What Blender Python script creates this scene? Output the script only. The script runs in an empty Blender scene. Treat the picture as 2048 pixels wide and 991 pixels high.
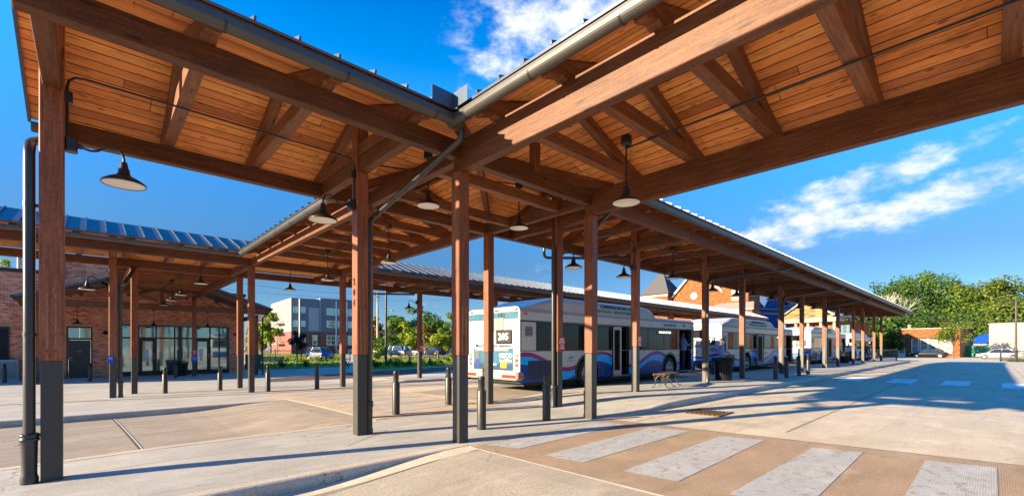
import bpy, bmesh, math, random
from mathutils import Vector, Matrix, Euler
import numpy as np
R = math.radians
rnd = random.Random(7)
scene = bpy.context.scene
COL = scene.collection

# ------------------------------------------------------------------ camera geometry (a point on the ground from a bearing and a distance)
FPX, CX, HY, CAMH = 898.0, 1024.0, 692.6, 1.4
TH = R(46.9)
S_, C_ = math.sin(TH), math.cos(TH)
def at(px, Z):
    X = (px - CX) / FPX * Z
    return (S_ * X + C_ * Z, -C_ * X + S_ * Z)
def hz(py, Z):
    return CAMH - (py - HY) * Z / FPX
def onV(px, v):
    t = (px - CX) / FPX
    return v * (C_ + t * S_) / (S_ - t * C_)
def gp(px, py, z=0.0):
    return at(px, FPX * (CAMH - z) / (py - HY))

# ------------------------------------------------------------------ ground heights
def sst(t):
    t = max(0.0, min(1.0, t)); return t * t * (3 - 2 * t)
VK0, VK1, VK1L, VK2 = 5.06, 8.62, 7.95, 13.2
def zbase(u, v):
    z = -0.30 * sst((v - 9.0) / 16.0)
    z -= 0.42 * sst((u - 45.0) / 40.0)
    return z
def zg(u, v):
    z = zbase(u, v)
    if u < 4.2:
        d = 0.13 * sst((3.75 - u) / 2.3)
        if v < VK0: z -= d
        elif VK1L < v < VK2: z -= d
        elif v <= VK1L: z -= 0.03 * sst((1.0 - u) / 2)
    if u > 7.0 and VK0 <= v <= VK1 and u < 55.0:
        z += 0.13 * sst((u - 7.3) / 3.0) * (1 - sst((u - 53.5) / 1.5))
    if u > 8.4 and 17.2 <= v <= 20.6 and u < 56:
        z += 0.10 * sst((u - 8.6) / 1.5)
    return z

# ------------------------------------------------------------------ mesh builder
class MB:
    def __init__(s): s.v = []; s.f = []; s.m = []; s.sm = []
    def add(s, vs, fs, mi=0, sm=False):
        b = len(s.v); s.v += [tuple(p) for p in vs]
        for f in fs: s.f.append(tuple(b + i for i in f)); s.m.append(mi); s.sm.append(sm)
    def quad(s, a, b, c, d, mi=0): s.add([a, b, c, d], [(0, 1, 2, 3)], mi)
    def poly(s, pts, mi=0): s.add(pts, [tuple(range(len(pts)))], mi)
    def box(s, x0, x1, y0, y1, z0, z1, mi=0, M=None):
        vs = [Vector(p) for p in ((x0,y0,z0),(x1,y0,z0),(x1,y1,z0),(x0,y1,z0),(x0,y0,z1),(x1,y0,z1),(x1,y1,z1),(x0,y1,z1))]
        if M is not None: vs = [M @ p for p in vs]
        s.add(vs, [(0,3,2,1),(4,5,6,7),(0,1,5,4),(1,2,6,5),(2,3,7,6),(3,0,4,7)], mi)
    def bbox(s, x0, x1, y0, y1, z0, z1, b=0.01, mi=0, M=None):
        # chamfered box (vertical edges and top edges)
        def ring(i, z): return [Vector(p) for p in ((x0+i+b,y0+i,z),(x1-i-b,y0+i,z),(x1-i,y0+i+b,z),(x1-i,y1-i-b,z),(x1-i-b,y1-i,z),(x0+i+b,y1-i,z),(x0+i,y1-i-b,z),(x0+i,y0+i+b,z))]
        rs = [ring(b*.7, z0), ring(0, z0 + b), ring(0, z1 - b), ring(b*.7, z1)]
        vs = [p for r in rs for p in r]
        if M is not None: vs = [M @ p for p in vs]
        fs = [tuple(range(7, -1, -1)), tuple(24 + i for i in range(8))]
        for k in range(3):
            for i in range(8):
                j = (i + 1) % 8; fs.append((8*k+i, 8*k+j, 8*k+8+j, 8*k+8+i))
        s.add(vs, fs, mi)
    def rings(s, rs, mi=0, caps=True, sm=True, closed=True):
        n = len(rs[0]); vs = [p for r in rs for p in r]; fs = []
        for k in range(len(rs) - 1):
            for i in range(n if closed else n - 1):
                j = (i + 1) % n; fs.append((k*n+i, k*n+j, (k+1)*n+j, (k+1)*n+i))
        s.add(vs, fs, mi, sm)
        if caps:
            s.add(rs[0], [tuple(range(n - 1, -1, -1))], mi); s.add(rs[-1], [tuple(range(n))], mi)
    def tube(s, path, r, n=8, mi=0, caps=True):
        P = [Vector(p) for p in path]; rr = r if isinstance(r, (list, tuple)) else [r] * len(P)
        rs = []; up = None
        for i, p in enumerate(P):
            d = (P[min(i+1, len(P)-1)] - P[max(i-1, 0)]).normalized()
            if up is None: up = Vector((0,0,1)) if abs(d.z) < .9 else Vector((1,0,0))
            a = d.cross(up).normalized(); up = a.cross(d).normalized()
            rs.append([p + (a * math.cos(2*math.pi*k/n) + up * math.sin(2*math.pi*k/n)) * rr[i] for k in range(n)])
        s.rings(rs, mi, caps)
    def lathe(s, prof, n=16, o=(0,0,0), mi=0, M=None, caps=True):
        rs = []
        for r, z in prof:
            ring = [Vector((o[0] + r*math.cos(2*math.pi*k/n), o[1] + r*math.sin(2*math.pi*k/n), o[2] + z)) for k in range(n)]
            if M is not None: ring = [M @ p for p in ring]
            rs.append(ring)
        s.rings(rs, mi, caps)
    def prism(s, pts, y0, y1, mi=0, M=None):   # pts (x,z), extruded in y
        a = [Vector((x, y0, z)) for x, z in pts]; b = [Vector((x, y1, z)) for x, z in pts]
        if M is not None: a = [M @ p for p in a]; b = [M @ p for p in b]
        n = len(pts); fs = [tuple(range(n)), tuple(range(2*n-1, n-1, -1))]
        for i in range(n):
            j = (i + 1) % n; fs.append((i, n+i, n+j, j))
        s.add(a + b, fs, mi)
    def mesh(s, name, mats):
        me = bpy.data.meshes.new(name); me.from_pydata(s.v, [], s.f)
        for m in (mats if isinstance(mats, (list, tuple)) else [mats]): me.materials.append(m)
        me.polygons.foreach_set('material_index', s.m); me.polygons.foreach_set('use_smooth', s.sm)
        bm = bmesh.new(); bm.from_mesh(me); bmesh.ops.recalc_face_normals(bm, faces=bm.faces); bm.to_mesh(me); bm.free()
        me.update(); return me
    def build(s, name, mats, parent=None, W=None, **kw):
        return obj(name, s.mesh(name, mats), parent, W, **kw)

WORLD = {}
def wm(o): return WORLD.get(o.name, o.matrix_basis if o.parent is None else wm(o.parent) @ o.matrix_basis)
def obj(name, me, parent=None, W=None, label=None, cat=None, group=None, kind=None):
    """link a mesh object; W is its matrix in the parent's space (world when there is no parent)"""
    o = bpy.data.objects.new(name, me); COL.objects.link(o)
    o.parent = parent
    if W is not None: o.matrix_basis = W
    tag(o, label, cat, group, kind); return o
def objw(name, me, parent, Wworld):
    return obj(name, me, parent, wm(parent).inverted() @ Wworld)
def tag(o, label=None, cat=None, group=None, kind=None):
    if label: o['label'] = label
    if cat: o['category'] = cat
    if group: o['group'] = group
    if kind: o['kind'] = kind
    return o
def thing(name, label, cat, loc=(0,0,0), rz=0.0, group=None):
    o = bpy.data.objects.new(name, None); COL.objects.link(o); o.empty_display_size = .1
    o.matrix_basis = Matrix.Translation(loc) @ Matrix.Rotation(rz, 4, 'Z')
    return tag(o, label, cat, group)
KIDS = {}
def dup(o, W=None, label=None, parent=None):
    c = o.copy(); COL.objects.link(c); c.parent = parent
    if W is not None: c.matrix_basis = W
    if label: c['label'] = label
    for ch in list(o.children): dup(ch, None, None, c)
    return c
def TR(x, y, z, rz=0.0): return Matrix.Translation((x, y, z)) @ Matrix.Rotation(rz, 4, 'Z')
def text_mesh(body, size, mat, extrude=.004, align='CENTER', spacing=1.0, bold=0.0):
    cu = bpy.data.curves.new('lettering', 'FONT'); cu.body = body; cu.size = size; cu.extrude = extrude
    cu.align_x = align; cu.align_y = 'CENTER'; cu.space_character = spacing; cu.offset = bold; cu.resolution_u = 2
    o = bpy.data.objects.new('lettering', cu); COL.objects.link(o)
    dg = bpy.context.evaluated_depsgraph_get(); me = bpy.data.meshes.new_from_object(o.evaluated_get(dg))
    bpy.data.objects.remove(o); bpy.data.curves.remove(cu)
    me.materials.clear(); me.materials.append(mat); return me
def facing(loc, right, up):
    """matrix whose X is right, Y is up (for lettering), Z out of the surface"""
    x = Vector(right).normalized(); y = Vector(up).normalized(); z = x.cross(y)
    M = Matrix.Identity(4)
    for i in range(3): M[i][0], M[i][1], M[i][2], M[i][3] = x[i], y[i], z[i], loc[i]
    return M
# ------------------------------------------------------------------ materials
class NT:
    def __init__(s, m): s.t = m.node_tree; s.n = s.t.nodes; s.l = s.t.links
    def new(s, typ, **kw):
        n = s.n.new(typ)
        for k, v in kw.items():
            if k.startswith('i_'):
                key = k[2:].replace('_', ' ')
                n.inputs[key].default_value = v
            else: setattr(n, k, v)
        return n
    def link(s, a, b): s.l.new(a, b)
def rgb(c): return (c[0], c[1], c[2], 1.0)
def base_mat(name, col=(.5,.5,.5), rough=.6, metal=0.0, spec=.5):
    m = bpy.data.materials.new(name); m.use_nodes = True; m.diffuse_color = rgb(col)
    N = NT(m); b = N.n['Principled BSDF']
    b.inputs['Base Color'].default_value = rgb(col); b.inputs['Roughness'].default_value = rough
    b.inputs['Metallic'].default_value = metal; b.inputs['Specular IOR Level'].default_value = spec
    return m, N, b
def ramp(N, fac, stops):
    r = N.new('ShaderNodeValToRGB'); e = r.color_ramp.elements
    e[0].position, e[0].color = stops[0][0], rgb(stops[0][1]); e[1].position, e[1].color = stops[-1][0], rgb(stops[-1][1])
    for p, c in stops[1:-1]:
        x = e.new(p); x.color = rgb(c)
    N.link(fac, r.inputs['Fac']); return r.outputs['Color']
def mixc(N, fac, a, b, mode='MIX'):
    m = N.new('ShaderNodeMix', data_type='RGBA', blend_type=mode)
    for s, x in (('Factor', fac), ('A', a), ('B', b)):
        sock = [i for i in m.inputs if i.name == s and (i.type == 'RGBA' or s == 'Factor' and i.type == 'VALUE')][0]
        if isinstance(x, (int, float)): sock.default_value = x
        elif isinstance(x, tuple): sock.default_value = rgb(x)
        else: N.link(x, sock)
    return [o for o in m.outputs if o.type == 'RGBA'][0]
def math_(N, op, a, b=None, c=None):
    m = N.new('ShaderNodeMath', operation=op)
    for i, x in enumerate((a, b, c)):
        if x is None: continue
        if isinstance(x, (int, float)): m.inputs[i].default_value = x
        else: N.link(x, m.inputs[i])
    return m.outputs[0]
def noise(N, vec, scale, detail=6, rough=.6, out='Fac'):
    n = N.new('ShaderNodeTexNoise'); n.inputs['Scale'].default_value = scale; n.inputs['Detail'].default_value = detail
    n.inputs['Roughness'].default_value = rough
    if vec is not None: N.link(vec, n.inputs['Vector'])
    return n.outputs[out]
def mapping(N, vec, scale=(1,1,1), loc=None):
    m = N.new('ShaderNodeMapping'); m.inputs['Scale'].default_value = scale; N.link(vec, m.inputs['Vector'])
    if loc is not None: N.link(loc, m.inputs['Location'])
    return m.outputs['Vector']
def bump(N, b, h, strength=.3, dist=.01):
    n = N.new('ShaderNodeBump'); n.inputs['Strength'].default_value = strength; n.inputs['Distance'].default_value = dist
    N.link(h, n.inputs['Height']); N.link(n.outputs['Normal'], b.inputs['Normal'])

def timber_mat(name, dark, mid, light, rough=.55):
    m, N, b = base_mat(name, mid, rough, spec=.35)
    tc = N.new('ShaderNodeTexCoord'); oi = N.new('ShaderNodeObjectInfo')
    sc = N.new('ShaderNodeVectorMath', operation='SCALE'); sc.inputs['Scale'].default_value = 37.0
    cb = N.new('ShaderNodeCombineXYZ'); N.link(oi.outputs['Random'], cb.inputs[0]); N.link(oi.outputs['Random'], cb.inputs[1])
    N.link(cb.outputs[0], sc.inputs[0])
    g = mapping(N, tc.outputs['Object'], (2.2, 34, 34), sc.outputs[0])
    g1 = noise(N, g, 1.0, 8, .7); saw = noise(N, mapping(N, tc.outputs['Object'], (38, 75, 75), sc.outputs[0]), 1.0, 3, .7)
    grain = math_(N, 'ADD', math_(N, 'MULTIPLY', g1, .62), math_(N, 'MULTIPLY', saw, .38))
    big = noise(N, mapping(N, tc.outputs['Object'], (1.1, 3, 3), sc.outputs[0]), 1.0, 3, .5)
    col = ramp(N, grain, [(.36, dark), (.5, mid), (.63, light)])
    tint = math_(N, 'MULTIPLY_ADD', oi.outputs['Random'], .35, .82)
    v2 = math_(N, 'MULTIPLY', math_(N, 'MULTIPLY_ADD', big, .9, .55), tint)
    hs = N.new('ShaderNodeHueSaturation'); N.link(col, hs.inputs['Color']); N.link(v2, hs.inputs['Value'])
    # knots
    vo = N.new('ShaderNodeTexVoronoi'); vo.inputs['Scale'].default_value = 1.0
    N.link(mapping(N, tc.outputs['Object'], (1.6, 7, 7), sc.outputs[0]), vo.inputs['Vector'])
    k = N.new('ShaderNodeMapRange'); k.inputs[1].default_value = .06; k.inputs[2].default_value = .16; k.inputs[3].default_value = .75; k.inputs[4].default_value = 0
    N.link(vo.outputs['Distance'], k.inputs[0])
    c2 = mixc(N, k.outputs[0], hs.outputs['Color'], tuple(x * .35 for x in dark))
    N.link(c2, b.inputs['Base Color']); bump(N, b, grain, .35, .004); return m

def board_mat(name, A, B, dark, pitch=.148):
    m, N, b = base_mat(name, A, .5, spec=.3)
    tc = N.new('ShaderNodeTexCoord'); sp = N.new('ShaderNodeSeparateXYZ'); N.link(tc.outputs['Object'], sp.inputs[0])
    yy = math_(N, 'DIVIDE', sp.outputs[1], pitch); row = math_(N, 'FLOOR', yy); fr = math_(N, 'FRACT', yy)
    w1 = N.new('ShaderNodeTexWhiteNoise', noise_dimensions='1D'); N.link(row, w1.inputs['W'])
    xs = math_(N, 'DIVIDE', math_(N, 'MULTIPLY_ADD', w1.outputs['Value'], 9.0, sp.outputs[0]), 3.4); seg = math_(N, 'FLOOR', xs)
    w2 = N.new('ShaderNodeTexWhiteNoise', noise_dimensions='2D'); cb = N.new('ShaderNodeCombineXYZ'); N.link(row, cb.inputs[0]); N.link(seg, cb.inputs[1]); N.link(cb.outputs[0], w2.inputs['Vector'])
    rv = w2.outputs['Value']
    bc = ramp(N, rv, [(0.0, B), (.25, tuple(x * .8 for x in A)), (.55, A), (.8, tuple(min(1, x * 1.08) for x in A)), (1.0, (min(1, A[0]*1.12), A[1]*1.3, A[2]*1.25))])
    off = N.new('ShaderNodeVectorMath', operation='SCALE'); off.inputs['Scale'].default_value = 41.0; N.link(w2.outputs['Color'], off.inputs[0])
    grain = noise(N, mapping(N, tc.outputs['Object'], (1.6, 30, 4), off.outputs[0]), 1.0, 8, .7)
    c1 = mixc(N, 1.0, bc, ramp(N, grain, [(.28, (.46,.42,.40)), (.48, (.92,.92,.92)), (.66, (1.1,1.1,1.1))]), 'MULTIPLY')
    blot = noise(N, mapping(N, tc.outputs['Object'], (2.4, 7, 2), off.outputs[0]), 1.0, 5, .65)
    c1 = mixc(N, math_(N, 'MULTIPLY', N_step(N, blot, .55, .72), .75), c1, tuple(x * .9 for x in dark))
    vo = N.new('ShaderNodeTexVoronoi'); vo.inputs['Scale'].default_value = 1.0
    N.link(mapping(N, tc.outputs['Object'], (3.0, 9.5, 2), off.outputs[0]), vo.inputs['Vector'])
    k = N.new('ShaderNodeMapRange'); k.inputs[1].default_value = .06; k.inputs[2].default_value = .17; k.inputs[3].default_value = .9; k.inputs[4].default_value = 0
    N.link(vo.outputs['Distance'], k.inputs[0])
    c2 = mixc(N, k.outputs[0], c1, tuple(x * .35 for x in dark))
    gap = math_(N, 'ADD', math_(N, 'LESS_THAN', fr, .085), math_(N, 'LESS_THAN', math_(N, 'FRACT', xs), .0022)); gap = math_(N, 'MINIMUM', gap, 1.0)
    N.link(mixc(N, gap, c2, tuple(x * .12 for x in dark)), b.inputs['Base Color'])
    bump(N, b, math_(N, 'MULTIPLY_ADD', gap, -1.0, math_(N, 'MULTIPLY', grain, .15)), .6, .006); return m
def N_step(N, x, a, c):
    k = N.new('ShaderNodeMapRange'); k.inputs[1].default_value = a; k.inputs[2].default_value = c; N.link(x, k.inputs[0]); return k.outputs[0]

def plain(name, col, rough=.5, metal=0.0, var=.12, scale=6.0, spec=.5, bumpy=0.0):
    m, N, b = base_mat(name, col, rough, metal, spec)
    tc = N.new('ShaderNodeTexCoord'); n = noise(N, tc.outputs['Object'], scale, 5, .6)
    lo = tuple(max(0, x * (1 - var)) for x in col); hi = tuple(min(1, x * (1 + var)) for x in col)
    N.link(ramp(N, n, [(.3, lo), (.7, hi)]), b.inputs['Base Color'])
    r = N.new('ShaderNodeMapRange'); r.inputs[3].default_value = max(.02, rough * .8); r.inputs[4].default_value = min(1, rough * 1.2)
    N.link(n, r.inputs[0]); N.link(r.outputs[0], b.inputs['Roughness'])
    if bumpy: bump(N, b, n, bumpy, .01)
    return m

def concrete(name, col, stain=(.3,.22,.14), fine=90, tine=0, rough=.85, var=.16, stain_amt=.35, cracks=.8, wear=None):
    m, N, b = base_mat(name, col, rough, spec=.25)
    geo = N.new('ShaderNodeNewGeometry'); P = geo.outputs['Position']
    a = noise(N, P, .9, 8, .62); f = noise(N, P, fine, 3, .7); mid = noise(N, mapping(N, P, (.16, 2.4, 1)), 1.6, 8, .66)
    c = ramp(N, a, [(.3, tuple(x * (1 - var) for x in col)), (.55, col), (.78, tuple(min(1, x * (1 + var)) for x in col))])
    c = mixc(N, math_(N, 'MULTIPLY', N_step(N, mid, .52, .8), stain_amt), c, stain)
    sp = ramp(N, f, [(.32, (.68,.68,.68)), (.5, (1,1,1)), (.72, (1.18,1.18,1.18))])
    c = mixc(N, 1.0, c, sp, 'MULTIPLY')
    warp = N.new('ShaderNodeVectorMath', operation='MULTIPLY_ADD'); N.link(noise(N, P, 2.2, 5, .65, 'Color'), warp.inputs[0]); warp.inputs[1].default_value = (.9, .9, 0); N.link(P, warp.inputs[2])
    vc = N.new('ShaderNodeTexVoronoi', feature='DISTANCE_TO_EDGE'); vc.inputs['Scale'].default_value = .31; N.link(warp.outputs[0], vc.inputs['Vector'])
    crack = math_(N, 'MULTIPLY', math_(N, 'LESS_THAN', vc.outputs['Distance'], .0024), N_step(N, a, .44, .6))
    c = mixc(N, math_(N, 'MULTIPLY', crack, cracks), c, tuple(x * .3 for x in stain))
    vs_ = N.new('ShaderNodeTexVoronoi'); vs_.inputs['Scale'].default_value = 1.7; N.link(P, vs_.inputs['Vector'])
    dot = math_(N, 'MULTIPLY', math_(N, 'LESS_THAN', vs_.outputs['Distance'], .045), math_(N, 'GREATER_THAN', noise(N, P, .8, 2, .5), .5))
    c = mixc(N, math_(N, 'MULTIPLY', dot, .5), c, tuple(x * .35 for x in col))
    oil = noise(N, mapping(N, P, (.35, 1.3, 1)), 1.1, 6, .7)
    c = mixc(N, math_(N, 'MULTIPLY', N_step(N, oil, .55, .70), .48), c, tuple(x * .45 for x in col))
    pale = noise(N, mapping(N, P, (.5, .9, 1)), 2.3, 7, .65)
    c = mixc(N, math_(N, 'MULTIPLY', N_step(N, pale, .52, .68), .55), c, tuple(min(1, x * 1.28) for x in col))
    h = f
    if tine:
        w = N.new('ShaderNodeTexWave', wave_type='BANDS', bands_direction='Y' if tine > 0 else 'X'); w.inputs['Scale'].default_value = 17.0
        w.inputs['Distortion'].default_value = 5.0; w.inputs['Detail'].default_value = 3; w.inputs['Detail Scale'].default_value = 1.3
        N.link(P, w.inputs['Vector'])
        wf = ramp(N, w.outputs['Fac'], [(.1, (.86,.85,.84)), (.5, (1.04,1.04,1.04))])
        c = mixc(N, 1.0, c, wf, 'MULTIPLY'); h = math_(N, 'ADD', math_(N, 'MULTIPLY', f, .5), w.outputs['Fac'])
    if wear:
        wn = noise(N, P, 7.0, 8, .75); c = mixc(N, math_(N, 'MULTIPLY', N_step(N, wn, .53, .62), .85), c, wear)
    N.link(c, b.inputs['Base Color']); bump(N, b, h, .35, .006); return m

def brick(name, c1, c2, mortar, scale=1.0):
    m, N, b = base_mat(name, c1, .85, spec=.2)
    tc = N.new('ShaderNodeTexCoord'); sx = N.new('ShaderNodeSeparateXYZ'); N.link(tc.outputs['Object'], sx.inputs[0])
    cb = N.new('ShaderNodeCombineXYZ'); N.link(math_(N, 'ADD', sx.outputs[0], sx.outputs[1]), cb.inputs[0]); N.link(sx.outputs[2], cb.inputs[1])
    br = N.new('ShaderNodeTexBrick'); br.inputs['Scale'].default_value = 1.0
    br.inputs['Brick Width'].default_value = .22 * scale; br.inputs['Row Height'].default_value = .076 * scale; br.inputs['Mortar Size'].default_value = .006 * scale
    br.inputs['Color1'].default_value = (0,0,0,1); br.inputs['Color2'].default_value = (1,1,1,1)
    N.link(cb.outputs[0], br.inputs['Vector'])
    c = ramp(N, br.outputs['Color'], [(0, tuple(x * .55 for x in c1)), (.25, c1), (.7, c2), (1, tuple(min(1, x * 1.3) for x in c2))])
    n = noise(N, tc.outputs['Object'], 1.3, 6, .6)
    c = mixc(N, 1.0, c, ramp(N, n, [(.3, (.8,.8,.8)), (.7, (1.12,1.12,1.12))]), 'MULTIPLY')
    c = mixc(N, br.outputs['Fac'], c, mortar); N.link(c, b.inputs['Base Color'])
    bump(N, b, math_(N, 'MULTIPLY', br.outputs['Fac'], -1.0), .5, .008); return m

def leaf_mat(name, stops, trans=.35):
    m, N, b = base_mat(name, stops[len(stops)//2], .6, spec=.25)
    g = N.new('ShaderNodeNewGeometry')
    c = ramp(N, g.outputs['Random Per Island'], [(i / (len(stops) - 1), s) for i, s in enumerate(stops)])
    N.link(c, b.inputs['Base Color'])
    tr = N.new('ShaderNodeBsdfTranslucent'); N.link(mixc(N, 1.0, c, (1.2, 1.25, .55), 'MULTIPLY'), tr.inputs['Color'])
    mx = N.new('ShaderNodeMixShader'); mx.inputs[0].default_value = trans
    out = N.n['Material Output']; N.link(b.outputs[0], mx.inputs[1]); N.link(tr.outputs[0], mx.inputs[2]); N.link(mx.outputs[0], out.inputs['Surface'])
    return m
def emit_free_glass(name, col=(.02,.035,.04), rough=.04):
    m, N, b = base_mat(name, col, rough, spec=1.0); b.inputs['Coat Weight'].default_value = .6; b.inputs['Coat Roughness'].default_value = .02
    tc = N.new('ShaderNodeTexCoord'); n = noise(N, tc.outputs['Object'], .8, 2, .5); bump(N, b, n, .06, .05); return m

M = {}
M['beam']   = timber_mat('stained_timber', (.055,.0165,.006), (.112,.037,.0115), (.19,.071,.023))
M['truss']  = timber_mat('stained_truss_timber', (.085,.028,.010), (.175,.062,.023), (.27,.105,.042))
M['truss_light'] = timber_mat('worn_pale_timber', (.20,.075,.03), (.36,.15,.065), (.46,.20,.09))
M['post']   = timber_mat('stained_post_timber', (.11,.030,.013), (.21,.064,.026), (.31,.11,.046))
M['boards'] = board_mat('pine_ceiling_boards', (.95,.335,.085), (.52,.15,.036), (.22,.06,.016))
M['metal_cover'] = plain('dark_bronze_metal', (.045,.040,.036), .42, .0, .12, 3)
M['binblack'] = plain('black_bin_slats', (.010,.010,.011), .5, 0, .15, 8, spec=.3)
M['bollard'] = plain('bollard_metal', (.030,.026,.023), .42, 0, .15, 5)
M['black']  = plain('black_painted_metal', (.018,.018,.020), .38, 0, .15, 8)
M['gutter'] = plain('bronze_gutter_metal', (.085,.078,.070), .40, .5, .08, 2)
M['pipe']   = plain('dark_bronze_pipe', (.055,.052,.050), .30, .4, .1, 3)
M['roof']   = plain('standing_seam_metal', (.085,.105,.14), .42, .6, .08, 1.2)
M['conc']   = concrete('platform_concrete', (0.474,0.444,0.384), (.28,.22,.16), fine=70)
M['conc2']  = concrete('lane_concrete', (0.384,0.314,0.24), (.22,.145,.08), fine=60, stain_amt=.75)
M['road']   = concrete('road_concrete', (0.62,0.515,0.38), (.40,.30,.19), fine=50, stain_amt=.5)
M['fore']   = concrete('foreground_concrete', (0.439,0.372,0.287), (.28,.19,.11), fine=42, var=.16, stain_amt=.4)
M['tined']  = concrete('tined_crosswalk_concrete', (0.432,0.306,0.198), (.25,.17,.10), fine=60, tine=1)
M['tined2'] = concrete('pale_crosswalk_concrete', (0.594,0.462,0.319), (.42,.30,.18), fine=60, tine=1)
M['paint']  = concrete('white_road_paint', (.48,.475,.46), (.40,.35,.30), fine=80, tine=1, var=.08, stain_amt=.3, wear=(.33,.25,.17))
M['paint2'] = concrete('fresh_white_road_paint', (.86,.86,.84), (.6,.55,.5), fine=80, var=.06, stain_amt=.15)
M['kerb']   = concrete('kerb_concrete', (0.575,0.483,0.38), fine=50)
M['asphalt']= concrete('street_asphalt', (.20,.19,.18), (.12,.11,.10), fine=60)
M['joint']  = plain('joint_filler', (.10,.075,.05), .9)
M['jointw'] = plain('pale_joint_filler', (.72,.68,.60), .9)
M['rust']   = plain('rusty_iron', (.16,.085,.03), .9, 0, .5, 30, bumpy=.6)
M['mulch']  = plain('bark_mulch', (.10,.055,.03), .95, 0, .4, 30, bumpy=.8)
M['grass']  = plain('lawn_grass', (.20,.27,.035), .9, 0, .35, 9, bumpy=.8)
M['brick']  = brick('red_brick', (.72,.155,.065), (.88,.27,.12), (.66,.52,.42))
M['brick_or'] = brick('orange_brick', (.19,.060,.017), (.25,.085,.025), (.22,.11,.06), 1.6)
M['brick_dk'] = brick('dark_red_brick', (.17,.065,.055), (.22,.085,.07), (.20,.13,.11), 2)
M['soldier'] = brick('soldier_course_brick', (.60,.18,.085), (.70,.27,.14), (.5,.4,.33), .6)
M['glass']  = emit_free_glass('storefront_glass', (.30,.42,.42)); M['glass'].node_tree.nodes['Principled BSDF'].inputs['Metallic'].default_value = .75
M['busglass'] = emit_free_glass('tinted_bus_glass', (.008,.008,.009), .05); _b = M['busglass'].node_tree.nodes['Principled BSDF']; _b.inputs['Coat Weight'].default_value = 0; _b.inputs['Specular IOR Level'].default_value = .25
M['carglass'] = emit_free_glass('car_glass', (.02,.025,.03))
M['white']  = plain('white_paint', (.78,.77,.75), .4, 0, .05)
M['lens']   = plain('white_enamel', (.80,.74,.64), .35, 0, .03)
M['busw']   = plain('white_bus_paint', (.45,.445,.44), .25, 0, .04, 1.5)
M['navy']   = plain('navy_bus_paint', (.002,.05,.23), .22, 0, .05, spec=.25)
M['navydark'] = plain('dark_grille_paint', (.002,.008,.045), .5, 0, .3, 40)
M['cyan']   = plain('cyan_bus_paint', (.0,.42,.92), .25, 0, .05, spec=.25)
M['mag']    = plain('magenta_bus_paint', (.25,.015,.15), .25, 0, .05, spec=.25)
M['sky_ad'] = plain('pale_blue_advert', (.02,.10,.165), .4, 0, .25, 3)
M['ad_dark'] = plain('deep_blue_advert', (.006,.04,.09), .4, 0, .25, 3)
M['rubber'] = plain('tyre_rubber', (.022,.021,.020), .8, 0, .2, 20)
M['rim']    = plain('wheel_metal', (.45,.44,.42), .35, .6, .15)
M['dark']   = plain('dark_interior', (.020,.019,.018), .8)
M['seatred'] = plain('brown_bus_seat', (.22,.09,.045), .7)
M['red']    = plain('red_lamp_plastic', (.62,.03,.02), .25)
M['amber']  = plain('amber_lamp_plastic', (.80,.28,.03), .25)
M['signred'] = plain('red_sign_paint', (.60,.02,.03), .4)
M['signblue'] = plain('blue_sign_paint', (.02,.07,.50), .4)
M['redad']  = plain('red_panel_paint', (.50,.055,.03), .35, 0, .15, 2)
M['grey']   = plain('mid_grey_paint', (.25,.25,.25), .5)
M['lgrey']  = plain('pale_grey_cladding', (.22,.205,.185), .7)
M['slate']  = plain('slate_grey_cladding', (.12,.155,.19), .7)
M['slatel'] = plain('pale_slate_panel', (.30,.34,.40), .6)
M['shingle'] = plain('grey_roof_shingles', (.075,.070,.070), .85, 0, .3, 14, bumpy=.5)
M['blueroof'] = plain('dark_blue_slate_roof', (.03,.07,.17), .7, 0, .3, 10)
M['yellow'] = plain('yellow_siding', (.24,.15,.05), .7)
M['cream']  = plain('cream_trim', (.27,.24,.20), .6)
M['green']  = plain('dark_green_paint', (.02,.10,.06), .6)
M['greenf'] = plain('green_fence_boards', (.05,.24,.16), .8)
M['bluetarp'] = plain('blue_sheeting', (.01,.08,.42), .5)
M['benchwood'] = timber_mat('bench_slats', (.08,.035,.02), (.17,.075,.045), (.26,.13,.08))
M['oldwood'] = timber_mat('weathered_wood', (.22,.18,.13), (.36,.30,.23), (.48,.41,.32))
M['polewood'] = timber_mat('pole_wood', (.18,.15,.12), (.30,.26,.21), (.40,.35,.29))
M['bark']   = plain('tree_bark', (.13,.095,.065), .9, 0, .35, 9, bumpy=.8)
M['dead']   = plain('bare_pale_wood', (.55,.49,.40), .9, 0, .2, 9)
M['skin']   = plain('brown_skin', (.14,.065,.038), .5)
M['shirt']  = plain('pale_blue_shirt', (.24,.32,.50), .8, 0, .12, 12)
M['jeans']  = plain('navy_trousers', (.025,.040,.075), .85, 0, .2, 30)
M['hair']   = plain('black_hair', (.012,.010,.009), .6, 0, .3, 40)
M['shoe']   = plain('dark_shoes', (.02,.018,.016), .6)
M['shirtw'] = plain('white_shirt', (.7,.7,.68), .8)
M['shirtt'] = plain('teal_shirt', (.12,.42,.50), .8)
M['shirtk'] = plain('orange_shirt', (.45,.16,.08), .8)
M['wallwhite'] = plain('white_wall_paint', (.26,.25,.235), .7, 0, .06, .6)
M['silver'] = plain('silver_car_paint', (.28,.29,.31), .22, .35, .03)
M['carwhite'] = plain('white_car_paint', (.42,.42,.42), .2, 0, .03)
M['carblack'] = plain('charcoal_car_paint', (.012,.015,.019), .3, 0, .05, spec=.25)
M['carblue'] = plain('silver_blue_car_paint', (.22,.24,.29), .25, .2, .03)
M['bluecover'] = plain('blue_seat_cover', (.01,.10,.75), .5)
M['wire']   = plain('overhead_wire', (.035,.035,.037), .6)
M['hvac']   = plain('grey_blue_unit_casing', (.34,.40,.42), .5, .2)
M['sheet']  = plain('paper_notice', (.72,.74,.74), .7)
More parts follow.
